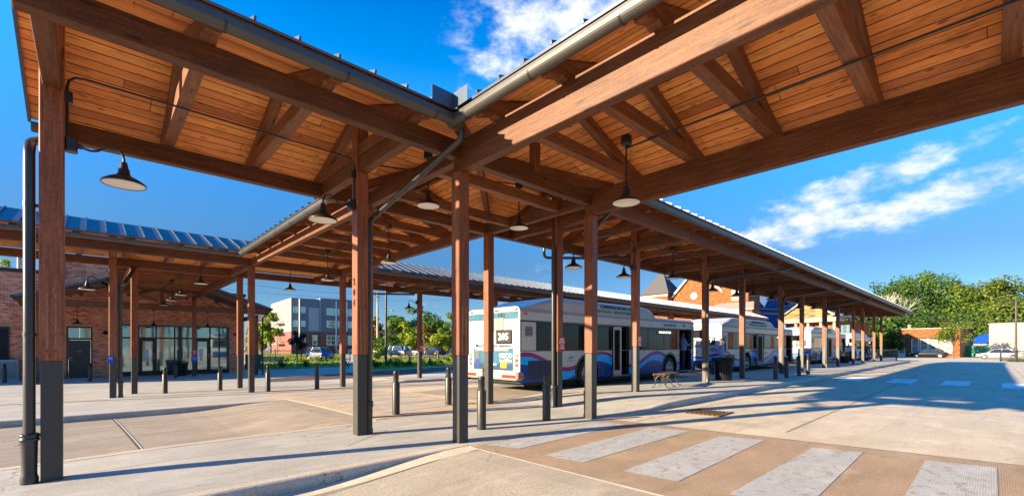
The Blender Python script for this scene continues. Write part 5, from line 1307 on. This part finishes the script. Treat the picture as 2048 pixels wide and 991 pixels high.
# right tower with arched window, lean-to and steep blue roof behind
b = MB(); b.box(L + .3, L + 4.6, -2.0, 3, 0, 13.5); part('side_tower', b, 'brick_or', ch)
b = MB(); pts = [(L+1.9, 9.6), (L+3.1, 9.6), (L+3.1, 11.2)] + [(L+2.5 + .6*math.cos(math.pi*k/8), 11.2 + .6*math.sin(math.pi*k/8)) for k in range(1, 8)] + [(L+1.9, 11.2)]; b.prism(pts, -2.06, -2.0); part('arched_window', b, 'lgrey', ch)
b = MB(); b.add([(L-1.5,-5.0,8.0),(L+6.5,-5.0,8.0),(L+5.5,-2.0,9.3),(L-.2,-2.0,9.3),(L-1.5,-5,7.8),(L+6.5,-5,7.8)], [(0,1,2,3),(0,4,5,1)]); part('lean_to_roof', b, 'cream', ch)
b = MB(); b.box(L-1.2, L+6.2, -4.8, -2.0, 0, 7.8); part('lean_to_wall', b, 'brick_or', ch)
a = at(1492, 84); c = at(1580, 78); x, y, L = frame3(a, c); t = thing('slate_roofed_hall', 'hall with a steep dark blue slate roof right of the church tower', 'building', (a[0], a[1], -.5), math.atan2(x.y, x.x))
b = MB(); b.box(0, L, 0, 10, 0, 5.5); part('wall', b, 'brick_dk', t)
b = MB(); b.add([(-.4,-.5,5.3),(L+.4,-.5,5.3),(L*.75,4,11.6),(.6,4,11.6),(-.4,10,5.3),(L+.4,10,5.3)], [(0,1,2,3),(1,5,2),(5,4,3,2),(4,0,3),(0,4,5,1)]); part('roof', b, 'blueroof', t)
b = MB(); b.box(1.0, 1.35, -.6, -.3, 5.6, 10.5); part('white_pinnacle', b, 'cream', t)
# yellow house with pediment
a = at(1562, 74); c = at(1672, 66); x, y, L = frame3(a, c); yh = thing('yellow_house', 'yellow house with a cream pediment behind the second and third bus', 'house', (a[0], a[1], -.4), math.atan2(x.y, x.x))
b = MB(); b.box(.6, L-.6, 1.6, 9, 0, 5.6); part('wall', b, 'brick_or', yh)
b = MB(); b.add([(0,0,6.3),(L,0,6.3),(L/2,0,8.9),(0,.3,6.3),(L,.3,6.3),(L/2,.3,8.9)], [(0,1,2),(5,4,3),(0,3,4,1)]); part('pediment', b, 'yellow', yh)
b = MB(); b.box(-.2, L+.2, -.25, 1.8, 5.55, 6.25); part('entablature', b, 'cream', yh)
b = MB()
for xa in (-.5, L + .5): b.add([(xa,-.4,6.15),(L/2,-.4,9.0),(L/2,9,9.0),(xa,9,6.15),(xa,-.4,6.35),(L/2,-.4,9.25),(L/2,9,9.25),(xa,9,6.35)], [(0,1,2,3),(7,6,5,4),(0,4,5,1),(1,5,6,2),(2,6,7,3),(3,7,4,0)])
part('roof', b, 'cream', yh)
for k in range(5): g = MB(); g.lathe([(.25,0),(.22,5.5)], 12, (.4 + k*(L-.8)/4, .3, 0)); part('porch_column', g, 'cream', yh)
for k in range(3): g = MB(); g.box(2.0+k*3.2, 3.2+k*3.2, 1.5, 1.6, 3.4, 5.0); part('window', g, 'glass', yh)
# ------------------------------------------------------------------ low shop at the far street
a, c = at(1742, 86), at(1922, 76); x, y, L = frame3(a, c); sh = thing('brick_shop', 'low flat orange brick shop with white framed windows and a glazed door', 'shop', (a[0], a[1], -.42), math.atan2(x.y, x.x))
k_ = L / 180.0
def sx(px):   # position along the front from a bearing
    t_ = (px - CX)/FPX; d = ((S_ - t_*C_)*1, (C_ + t_*S_)); ox, oy = a
    den = x.x*(S_ - t_*C_) - x.y*(C_ + t_*S_); return (oy*(C_ + t_*S_) - ox*(S_ - t_*C_)) / den
b = MB(); b.box(0, L, -.5, 10, 3.35, 4.95); part('fascia', b, 'brick_or', sh)
b = MB(); b.box(-.1, L + .1, -.6, 10.1, 4.95, 5.1); part('roof', b, 'cream', sh)
b = MB(); b.box(0, L, .2, 10, 0, 3.35); part('back_wall', b, 'yellow', sh)
b = MB()
for p0, p1 in ((1812, 1821), (1905, 1921)): b.box(sx(p0), sx(p1), -.3, .25, 0, 3.35)
b.box(sx(1822), sx(1905), -.25, .2, 0, .7); part('brick_pier', b, 'brick_or', sh)
for p0, p1, z0 in ((1779, 1794, .5), (1823, 1838, .7), (1840, 1856, .7), (1857, 1873, .7), (1874, 1890, .7), (1891, 1905, .7)):
    f_ = MB(); A, B_ = sx(p0), sx(p1); f_.box(A, B_, -.1, .1, z0, z0+.09); f_.box(A, B_, -.1, .1, 3.25, 3.35); f_.box(A, A+.1, -.1, .1, z0, 3.3); f_.box(B_-.1, B_, -.1, .1, z0, 3.3); f_.box(A, B_, -.1, .1, 2.0, 2.06); wn = part('window_frame', f_, 'white', sh)
    g = MB(); g.box(A+.1, B_-.1, .02, .06, z0+.09, 3.25)
    for q in range(16): g.box(A+.1, B_-.1, -.01, .02, z0 + .2 + q*.15, z0 + .27 + q*.15)
    part('blind', g, 'lgrey', wn)
A, B_ = sx(1796), sx(1811); f_ = MB(); f_.box(A, B_, -.12, .1, .02, 3.3); dr = part('door', f_, 'white', sh); g = MB(); g.box(A+.25, B_-.25, -.14, -.12, .6, 2.3); part('pane', g, 'lgrey', dr); g = MB(); g.tube([(B_-.15,-.13,1.1),(B_-.15,-.2,1.1),(B_-.15,-.2,1.5)], .03, 6); part('handle', g, 'black', dr)
g = MB(); g.lathe([(.3,0),(.3,.5),(.45,.55),(.05,.8)], 12, (sx(1816), 1, 5.1)); part('roof_vent', g, 'lgrey', sh)
a, c = at(1978, 78), at(2110, 70); x, y, L = frame3(a, c); t = thing('white_warehouse', 'large blank white wall building at the right edge', 'building', (a[0], a[1], -.42), math.atan2(x.y, x.x))
b = MB(); b.box(0, L, 0, 9, 0, 5.7); part('wall', b, 'wallwhite', t); b = MB(); b.box(-.1, L+.1, -.1, 9.1, 5.7, 5.85); part('roof_edge', b, 'grey', t); b = MB(); b.box(1.2,1.9,-.02,0,5.1,5.2); part('vent', b, 'grey', t)
a, c = at(1923, 79), at(1980, 75); x, y, L = frame3(a, c); t = thing('board_fence', 'green board fence between the shop and the white wall', 'fence', (a[0], a[1], -.42), math.atan2(x.y, x.x)); b = MB()
n = int(L/.16)
for k in range(n): b.box(k*.16, k*.16+.15, 0, .03, 0, 2.0)
part('boards', b, 'greenf', t); b = MB(); b.box(0, L, -.05, 0, .4, .5); b.box(0, L, -.05, 0, 1.5, 1.6); part('rail', b, 'greenf', t)
a, c = at(1932, 92), at(1974, 88); x, y, L = frame3(a, c); t = thing('blue_roofed_shed', 'shed with a bright blue roof behind the green fence', 'shed', (a[0], a[1], -.4), math.atan2(x.y, x.x)); b = MB(); b.box(0, L, 0, 5, 0, 2.6); part('wall', b, 'lgrey', t)
b = MB(); b.add([(-.3,-.4,2.5),(L+.3,-.4,2.5),(L+.3,4,4.4),(-.3,4,4.4),(-.3,-.4,2.6),(L+.3,-.4,2.6),(L+.3,4,4.5),(-.3,4,4.5)], [(0,1,2,3),(7,6,5,4),(0,4,5,1),(1,5,6,2),(2,6,7,3),(3,7,4,0)]); part('roof', b, 'bluetarp', t)
# ------------------------------------------------------------------ trees, shrubs
def leaves(blobs, n, size, seed, mat, flat=.0):
    rg = np.random.default_rng(seed); w = np.array([r[3]**2 for r in blobs]); w = w / w.sum(); V = np.zeros((n * 4, 3)); idx = rg.choice(len(blobs), n, p=w)
    d = rg.normal(size=(n, 3)); d /= np.linalg.norm(d, axis=1, keepdims=True); rad = rg.random(n) ** .35 * (1 + rg.normal(size=n) * .08)
    B = np.array(blobs); c = B[idx, :3] + d * (B[idx, 3] * rad)[:, None] * np.array([1, 1, .85])
    nrm = d * .6 + rg.normal(size=(n, 3)) * .6 + np.array([0, 0, .35]); nrm /= np.linalg.norm(nrm, axis=1, keepdims=True)
    a = np.cross(nrm, rg.normal(size=(n, 3))); a /= np.linalg.norm(a, axis=1, keepdims=True); bb = np.cross(nrm, a); s = size * (.55 + rg.random(n) * .8)
    for k, (p, q) in enumerate(((-.5, -.05), (.1, -.38), (.55, .06), (-.05, .36))): V[k::4] = c + a * (s * p)[:, None] + bb * (s * q)[:, None]
    me = bpy.data.meshes.new('crown'); F = np.arange(n * 4).reshape(n, 4)
    me.from_pydata(V.tolist(), [], F.tolist()); me.materials.append(LEAF[mat]); return me
CROWNS = {}
def tree(name, u, v, z, h, cr, label, mat='green', n=3500, leaf=.32, seed=1, c0=.28, nb=18, group=None, trunk='bark', tr=None):
    t = thing(name, label, 'tree', (u, v, z), 0, group); rg = random.Random(seed)
    zc, rz_ = h * (c0 + 1) / 2, h * (1 - c0) / 2; bl = []
    for k in range(nb):
        while True:
            p = Vector((rg.uniform(-1,1), rg.uniform(-1,1), rg.uniform(-1,1)))
            if .25 < p.length < 1: break
        r = rg.uniform(.24, .42) * cr * (1.1 - .35 * max(0, p.z)); bl.append((p.x * (cr - r*.55), p.y * (cr - r*.55), zc + p.z * (rz_ - r*.5), r))
    tk = MB(); r0 = tr or h * .022; top = zc + rz_ * .35
    tk.tube([(0,0,-.1), (.0,.02,h*c0*.5), (h*.012,-.01,h*c0), (h*.005,.02,(h*c0+top)/2), (0,0,top)], [r0*1.25, r0, r0*.85, r0*.55, r0*.2], 8)
    for k in range(8):
        b = bl[rg.randrange(nb)]; q = h * c0 * rg.uniform(.75, 1.35); tk.tube([(0,0,q), (b[0]*.45, b[1]*.45, q + (b[2]-q)*.5 + .1*h*.1), (b[0], b[1], b[2])], [r0*.5, r0*.3, r0*.1], 6)
    tk.build('trunk', M[trunk], t); obj('crown', leaves(bl, n, leaf, seed, mat), t); return t
GB = 'trees beyond the rear lane'
def T(name, px, ytop, Z, wpx, label, mat, n=3500, leaf=.34, zb=-.4, c0=.25, nb=18, group=None, seed=None, trunk='bark', tr=None):
    u, v = at(px, Z); h = hz(ytop, Z) - zb; cr = wpx / 2 * Z / FPX; return tree(name, u, v, zb, h, cr, label, mat, n, leaf, seed or int(px * 7 + ytop), c0, nb, group, trunk, tr)
T('young_tree', 540, 612, 46, 46, 'yellow green young tree beside the park bench', 'lime', 1500, .24, -.3, .3, 14, tr=.06)
T('young_tree', 522, 640, 60, 40, 'rusty tinged green tree behind the porch post', 'rust', 1500, .26, -.3, .2, 12)
T('purple_tree', 594, 650, 34.5, 36, 'small dark purple leaved tree before the apartment block', 'purple', 1100, .15, -.3, .30, 14, tr=.035)
T('young_tree', 738, 664, 44, 26, 'slim young tree at the left end of the planting bed', 'lime', 800, .2, -.3, .38, 10, tr=.04)
T('young_tree', 822, 650, 43, 44, 'young light green tree standing on the lawn by the lamp pole', 'lime', 1300, .22, -.3, .36, 14, tr=.04)
T('young_tree', 848, 640, 47, 34, 'young russet green tree just right of the rear post with red sign', 'rust', 1000, .22, -.3, .4, 12, tr=.04)
T('broadleaf_tree', 876, 648, 60, 56, 'yellow green tree with spreading crown before the black sedan', 'lime', 2000, .28, -.4, .3, 16, GB)
T('broadleaf_tree', 748, 628, 98, 40, 'brownish tree behind the wooden utility pole', 'rust', 2400, .5, -.4, .08, 16, GB)
T('broadleaf_tree', 800, 622, 108, 76, 'large mid green tree behind the silver hatchback', 'green', 3200, .6, -.4, .05, 20, GB)
T('broadleaf_tree', 838, 611, 118, 96, 'tallest green tree over the small shed roofs', 'green', 3600, .65, -.4, .05, 22, GB)
T('broadleaf_tree', 884, 628, 112, 70, 'rounded green tree between the tallest tree and the corner post', 'green', 3200, .6, -.4, .05, 20, GB)
T('broadleaf_tree', 925, 595, 84, 66, 'loose airy tree rising left of the bus rear', 'olive', 2200, .42, -.4, .15, 18, GB)
T('broadleaf_tree', 968, 600, 78, 60, 'bright green tree directly behind the bus rear', 'lime', 2600, .42, -.4, .08, 18, GB)
T('broadleaf_tree', 778, 668, 86, 60, 'low bushy tree at the foot of the utility pole', 'green', 1800, .4, -.4, .03, 14, GB)
T('broadleaf_tree', 910, 655, 76, 44, 'deep green bushy tree behind the corner post', 'dark', 1800, .4, -.4, .05, 14, GB)
T('broadleaf_tree', 905, 664, 62, 40, 'low bright bush like tree beside the corner post, before the black sedan', 'lime', 1500, .26, -.4, .04, 14, GB)
T('broadleaf_tree', 758, 676, 58, 34, 'low bright bush like tree left of the black lamp pole', 'green', 1300, .24, -.4, .04, 12, GB)
T('broadleaf_tree', 862, 630, 100, 80, 'deep green tree filling the gap behind the rear post with red sign', 'dark', 3000, .5, -.4, .05, 18, GB)
T('broadleaf_tree', 815, 640, 92, 60, 'yellow green tree in front of the large mid green one', 'lime', 2400, .42, -.4, .06, 16, GB)
T('broadleaf_tree', 700, 640, 120, 70, 'green tree right of the apartment block', 'dark', 2400, .6, -.4, .05, 16, GB)
T('broadleaf_tree', 510, 640, 90, 44, 'green tree seen between the plaza post and the porch post', 'green', 1800, .42, -.4, .05, 14)
T('broadleaf_tree', 22, 514, 60, 66, 'tree top showing over the brick parapet at the far left', 'lime', 2200, .34, -.4, .4, 16)
T('broadleaf_tree', 134, 516, 62, 40, 'small piece of green tree above the parapet step', 'green', 1600, .34, -.4, .4, 14)
GR = 'tall trees at the far right'
for px, yt, Z, w, lb, mt, n in ((1722, 604, 92, 96, 'leafy green tree behind the end posts of the long canopy', 'green', 4200), (1782, 545, 112, 120, 'tall deep green tree behind the bare pale branches', 'dark', 5200), (1842, 538, 116, 124, 'broad deep green tree above the shop roof, left of the shop vent', 'green', 5600), (1905, 548, 112, 120, 'tall green tree above the right half of the shop', 'green', 5600),
    (1962, 542, 106, 112, 'tall yellow green tree above the green fence', 'olive', 5600), (2020, 590, 92, 96, 'yellow green tree behind the right lamp pole', 'olive', 4600), (2060, 556, 118, 104, 'darker tree at the right edge', 'dark', 3600), (1936, 620, 98, 110, 'shaded tree mass directly behind the blue roofed shed', 'dark', 4000), (1835, 616, 100, 140, 'lower dark green tree directly behind the shop roof', 'dark', 4600), (1765, 636, 84, 70, 'dense dark shrub like tree left of the shop', 'dark', 3000)):
    T('tall_tree', px, yt, Z, w * 1.22, lb, mt, int(n * 1.9), .52, -.42, .08, 34, GR)
T('small_tree', 1906, 636, 71, 74, 'small spreading olive green tree between the two parked sedans', 'olive', 2400, .24, -.42, .34, 18, tr=.10)
# bare pale tree
u, v = at(1768, 88); z0 = -.42; t = thing('bare_tree', 'bare pale branched dead tree before the tall trees', 'tree', (u, v, z0)); b = MB(); rg = random.Random(5)
def limb(p, d, L, r, k):
    q = p + d * L; mid_ = p + d * L * .5 + Vector((rg.uniform(-.1,.1), rg.uniform(-.1,.1), rg.uniform(0,.1))) * L; b.tube([p, mid_, q], [r, r*.8, r*.55], 6)
    if k:
        for _ in range(3 if k > 1 else 2):
            e = (d + Vector((rg.uniform(-.75,.75), rg.uniform(-.75,.75), rg.uniform(-.25,.45)))).normalized(); limb(q, e, L * rg.uniform(.6,.82), r*.55, k - 1)
b.tube([(0,0,0),(.1,0,3),(.0,.1,6.0)], [.3,.26,.22], 8); b.build('trunk', M['dead'], t); b = MB()
rt = Vector((S_, -C_, 0))
for d, L in ((Vector((-.2,.1,1)), 2.6), (rt*.9 + Vector((0,0,.75)), 3.0), (rt*.4 + Vector((0,.2,1)), 2.6), (-rt*.4 + Vector((0,0,.9)), 2.2)): limb(Vector((0,.1,6.0 - rg.random())), d.normalized(), L, .15, 4)
b.build('branches', M['dead'], t)
# shrubs, each its own plant
def shrub(px, py, Z, w, h, label, mat='shrub', seed=1, n=260):
    u, v = at(px, Z); z = -.28; t = thing('shrub', label, 'shrub', (u, v, z), 0, 'low shrubs of the planting beds'); bl = [(random.Random(seed*9+k).uniform(-.55,.55)*w, random.Random(seed*5+k).uniform(-.55,.55)*w, h*random.Random(seed*3+k).uniform(.3,.75), h*.42) for k in range(6)]
    obj('foliage', leaves(bl, n, .11, seed, mat), t); s = MB()
    for k in range(4): s.tube([(0,0,0), (bl[k][0]*.6, bl[k][1]*.6, bl[k][2]*.8)], .012, 5)
    s.build('stem', M['bark'], t)
SH = [(516,36,.45,.55,'small dark shrub at the foot of the porch post'), (566,35.5,.6,.6,'broad dark shrub between two bollards, before the park bench'), (612,36,.3,.6,'thin grassy shrub between the purple tree and a bollard'), (690,36.5,.6,.55,'shrub below the bicycle, left of the post'),
 (745,40,.6,.6,'leftmost shrub of the right planting bed'), (754,36,.5,.5,'rounded shrub in front of the utility pole'), (778,41,.7,.7,'shrub at the foot of the black lamp pole'), (795,38,.6,.65,'dark shrub right of the black lamp pole'), (812,37,.6,.55,'rounded shrub before the teal dressed person'), (795,47,.6,.8,'yellowish shrub before the silver hatchback'), (842,45,.5,.6,'shrub right of the rear post with red sign'), (863,40,.55,.6,'rounded shrub on the lawn edge before the black sedan'), (815,50,.7,.8,'tall yellowish shrub behind the young lawn tree'),
 (880,44,.5,.5,'small shrub next to the far thin bollard'), (893,50,.5,.5,'far shrub left of the corner post'), (944,46,.5,.5,'shrub seen between the corner post and the bus rear'), (640,48,.7,.7,'shrub along the railing before the minivan'), (600,49,.8,.6,'low yellow green shrub along the railing, behind the purple tree'), (570,48,.8,.6,'shrub along the railing behind the park bench')]
for i, (px, Z, w, h, lb) in enumerate(SH): shrub(px, 0, Z, w, h, lb, 'lime' if 'yellow' in lb else 'shrub', i + 3)
# grass on the lawns
def blades(name, pxs, n, seed, z=-.28):
    P = [gp(x, y, -.30) for x, y in pxs]; b = MB(); rg = random.Random(seed)
    for _ in range(n):
        s, t_ = rg.random(), rg.random(); p = [ (P[0][i]*(1-s)+P[1][i]*s)*(1-t_) + (P[3][i]*(1-s)+P[2][i]*s)*t_ for i in (0,1)]; a = rg.uniform(0, 6.3); w, h = rg.uniform(.05,.12), rg.uniform(.06,.16)
        b.add([(p[0]-w*math.cos(a), p[1]-w*math.sin(a), z), (p[0]+w*math.cos(a), p[1]+w*math.sin(a), z), (p[0]+rg.uniform(-.05,.05), p[1]+rg.uniform(-.05,.05), z+h)], [(0,1,2)])
    o = obj(name, b.mesh(name, LEAF['lime']), kind='stuff'); return o
blades('grass', [(735,739),(960,726),(960,713),(735,715)], 5000, 3); blades('grass', [(490,739),(690,732),(690,707),(490,707)], 5000, 4)
u0, v0 = at(2040, 57); b = MB(); rg = random.Random(2)
for _ in range(900):
    px_, Z_ = rg.uniform(2015, 2080), rg.uniform(55, 59); p = at(px_, Z_); h_ = rg.uniform(.1,.35); b.add([(p[0]-.1,p[1],-.42),(p[0]+.1,p[1]+.05,-.42),(p[0]+rg.uniform(-.1,.1),p[1],-.42+h_)], [(0,1,2)])
obj('grass', b.mesh('grass', LEAF['lime']), kind='stuff')
# ------------------------------------------------------------------ poles and wires
def pole(px, ytop, Z, r, mat, label, name='utility_pole', cat='pole', zb=-.4, arms=(), W=None):
    u, v = at(px, Z); h = hz(ytop, Z) - zb; t = thing(name, label, cat, (u, v, zb)); b = MB(); b.tube([(0,0,0),(0,0,h*.5),(0,0,h)], [r*1.15, r, r*.8], 10); b.build('pole', M[mat], t); return t, h
t, h = pole(755, 584, 90, .2, 'polewood', 'weathered wooden utility pole with a small street lamp, left of the black lamp pole')
b = MB(); b.tube([(0,0,h-.4),(.0,0,h-.4)], .05); 
b = MB(); b.box(-.6,.6,-.06,.06,h-1.0,h-.85); b.build('crossarm', M['polewood'], t)
b = MB(); b.tube([(0,0,h-4),(rt.x*1.5,rt.y*1.5,h-3.6),(rt.x*2.6,rt.y*2.6,h-3.6)], .05, 6); b.lathe([(.3,0),(.35,.1),(.05,.25)], 10, (rt.x*3,rt.y*3,h-3.7)); b.build('street_lamp', M['lgrey'], t)
t, h = pole(745, 622, 96, .12, 'polewood', 'thin utility pole left of the weathered one')
t, h = pole(39, 508, 58, .28, 'oldwood', 'pale utility pole over the parapet at far left')
t, h = pole(1699, 618, 76, .26, 'oldwood', 'pale utility pole right of the third bus, behind the posts')
t, h = pole(772, 530, 39.7, .10, 'black', 'black lamp pole standing in the planting bed', 'lamp_pole', 'lamp pole', -.3)
b = MB(); b.bbox(-.18,.18,-.18,.18,0,.12,.02); b.build('base_plate', M['black'], t); b = MB(); b.bbox(-.15,.7,-.15,.15,h-.1,h+.02,.03); b.build('lamp_head', M['black'], t)
t, h = pole(2032, 599, 57, .11, 'metal_cover', 'dark lamp pole with a flat head at the right edge', 'lamp_pole', 'lamp pole', -.42)
b = MB(); b.tube([(0,0,h-.1),(-rt.x*.6,-rt.y*.6,h-.05)], .05, 6); b.bbox(-.5,.5,-.2,.2,h-.1,h,.03,M=Matrix.Translation((-rt.x*.95,-rt.y*.95,0)) @ Matrix.Rotation(math.atan2(rt.y, rt.x), 4, 'Z')); b.build('lamp_head', M['black'], t)
def wire(px0, y0, Z0, px1, y1, Z1, label, sag=.3, r=.022):
    a, c = at(px0, Z0), at(px1, Z1); A, B_ = Vector((a[0], a[1], hz(y0, Z0))), Vector((c[0], c[1], hz(y1, Z1))); b = MB()
    b.tube([A.lerp(B_, k/12) - Vector((0,0,sag*4*(k/12)*(1-k/12))) for k in range(13)], r, 5); tag(b.build('overhead_wire', M['wire']), label, 'wire', 'overhead wires')
wire(1560, 622, 70, 2120, 572, 62, 'topmost overhead wire, sloping up across the right-hand trees')
wire(1560, 632, 70, 2120, 592, 62, 'second overhead wire from the top across the right-hand trees')
wire(1480, 614, 72, 2120, 624, 60, 'level overhead wire crossing the trees at mid height', .5, .03)
wire(1480, 622, 72, 2120, 645, 60, 'lowest overhead wire just above the shop roof', .3, .03)
wire(1480, 626, 72, 2120, 641, 60, 'thin overhead wire just above the lowest one', .1, .018)
wire(430, 560, 80, 760, 590, 90, 'upper overhead wire left of the weathered utility pole', .4)
wire(430, 575, 80, 760, 598, 90, 'lower overhead wire left of the weathered utility pole', .4)
wire(755, 590, 90, 1010, 566, 84, 'upper overhead wire right of the weathered utility pole', .4)
wire(755, 600, 90, 1010, 590, 84, 'lower overhead wire right of the weathered utility pole', .4)
# ------------------------------------------------------------------ light, sky, camera
SUN_EL = R(15.0); sd = Vector((-.945, .326, 0)).normalized() * math.cos(SUN_EL) + Vector((0, 0, math.sin(SUN_EL)))
li = bpy.data.lights.new('sun', 'SUN'); li.energy = 4.1; li.angle = R(.55); li.color = (1.0, .82, .56)
lo = bpy.data.objects.new('sun', li); COL.objects.link(lo); lo.rotation_euler = sd.to_track_quat('Z', 'Y').to_euler(); lo.location = (-30, 12, 20)
w = bpy.data.worlds.new('World'); scene.world = w; w.use_nodes = True; N = NT(w)
bg = N.n['Background']; sky = N.new('ShaderNodeTexSky'); sky.sky_type = 'NISHITA'; sky.sun_disc = False; sky.sun_elevation = SUN_EL; sky.sun_rotation = math.atan2(sd.x, sd.y)
sky.altitude = 0; sky.air_density = 1.0; sky.dust_density = .3; sky.ozone_density = 3.0
hs = N.new('ShaderNodeHueSaturation'); hs.inputs['Saturation'].default_value = 1.12; hs.inputs['Value'].default_value = 1.0; tc = N.new('ShaderNodeTexCoord'); D = tc.outputs['Generated']
sp = N.new('ShaderNodeSeparateXYZ'); N.link(D, sp.inputs[0])
az = math_(N, 'ARCTAN2', sp.outputs[1], sp.outputs[0]); el = math_(N, 'ARCSINE', sp.outputs[2])
tint = mixc(N, 1.0, sky.outputs[0], ramp(N, math_(N, 'MULTIPLY', el, 1.0), [(0.0, (.26, .36, .54)), (.09, (.26, .33, .45)), (.17, (.27, .32, .40)), (.24, (.33, .44, .56)), (.30, (.38, .55, .72)), (.50, (.56, .98, 1.22)), (.66, (.22, .62, 1.05)), (.85, (.22, .62, 1.05))]), 'MULTIPLY'); N.link(tint, hs.inputs['Color'])
def dirang(px, py):
    t, u = (px - CX)/FPX, (HY - py)/FPX; v = Vector((S_*t + C_, -C_*t + S_, u)).normalized(); return math.atan2(v.y, v.x), math.asin(v.z)
n1 = noise(N, mapping(N, D, (1, 1, 2.0)), 13.0, 10, .62); n2 = noise(N, mapping(N, D, (1, 1, 1.6)), 3.0, 8, .6)
total = None
for px, py, rx, ry, rot, amp in ((1120, 40, 215, 150, -35, 1.15), (1050, 125, 140, 105, -20, 1.0), (985, 190, 90, 45, 10, .8), (1230, -60, 260, 150, -20, .9), (1720, 372, 220, 54, 13, 1.2), (1600, 456, 230, 52, 10, 1.1), (1640, 405, 180, 38, 10, .95), (1880, 390, 300, 56, 13, 1.2), (1760, 430, 220, 44, 10, 1.0), (2040, 330, 220, 76, 12, 1.2), (1560, 480, 140, 30, 8, .8), (1500, 420, 120, 20, 10, .35), (1130, 535, 70, 24, 5, .6), (460, 545, 120, 20, 4, .45), (440, 449, 40, 8, 3, .5), (1010, 200, 80, 30, 15, .55), (2040, 235, 60, 18, 20, .5), (1870, 570, 260, 14, 8, .3), (850, 600, 120, 30, 5, .4)):
    a0, e0 = dirang(px, py); a1, e1 = dirang(px + 1, py); sc = 1.0 / max(1e-6, math.hypot((a1 - a0) * math.cos(e0), e1 - e0))
    dx = math_(N, 'MULTIPLY', math_(N, 'SUBTRACT', az, a0), -sc * math.cos(e0)); dy = math_(N, 'MULTIPLY', math_(N, 'SUBTRACT', el, e0), sc)
    c, s = math.cos(R(rot)), math.sin(R(rot))
    p = math_(N, 'DIVIDE', math_(N, 'ADD', math_(N, 'MULTIPLY', dx, c), math_(N, 'MULTIPLY', dy, s)), rx); q = math_(N, 'DIVIDE', math_(N, 'SUBTRACT', math_(N, 'MULTIPLY', dy, c), math_(N, 'MULTIPLY', dx, s)), ry)
    r2 = math_(N, 'ADD', math_(N, 'MULTIPLY', p, p), math_(N, 'MULTIPLY', q, q)); g = math_(N, 'MULTIPLY', math_(N, 'POWER', 2.718, math_(N, 'MULTIPLY', r2, -1.0)), amp)
    total = g if total is None else math_(N, 'MAXIMUM', total, g)
m = math_(N, 'ADD', total, math_(N, 'MULTIPLY_ADD', math_(N, 'ADD', math_(N, 'MULTIPLY', n1, .65), math_(N, 'MULTIPLY', n2, .35)), 3.7, -2.06))
cov = N.new('ShaderNodeMapRange'); cov.interpolation_type = 'SMOOTHSTEP'; cov.inputs[1].default_value = .22; cov.inputs[2].default_value = 1.12; N.link(m, cov.inputs[0])
fac = math_(N, 'MULTIPLY', cov.outputs[0], math_(N, 'MINIMUM', math_(N, 'MULTIPLY', total, 1.6), .92))
shade = ramp(N, n1, [(.3, (1.7, 2.15, 2.9)), (.62, (3.3, 3.3, 3.35))])
col = mixc(N, fac, hs.outputs['Color'], shade)
N.link(col, bg.inputs['Color']); bg.inputs['Strength'].default_value = .088
cam = bpy.data.cameras.new('camera'); co = bpy.data.objects.new('camera', cam); COL.objects.link(co); scene.camera = co
co.location = (0, 0, CAMH); co.rotation_euler = (R(90), 0, R(46.9) - R(90))
cam.sensor_width = 36; cam.lens = 36 * FPX / 2048; cam.shift_x = 0; cam.shift_y = (HY - 495.5) / 2048; cam.clip_start = .05; cam.clip_end = 3000
vs = scene.view_settings; vs.view_transform = 'Standard'; vs.look = 'None'; vs.exposure = 2.08; vs.gamma = 1.0
scene.cycles.max_bounces = 12; scene.cycles.diffuse_bounces = 8; scene.cycles.use_denoising = True
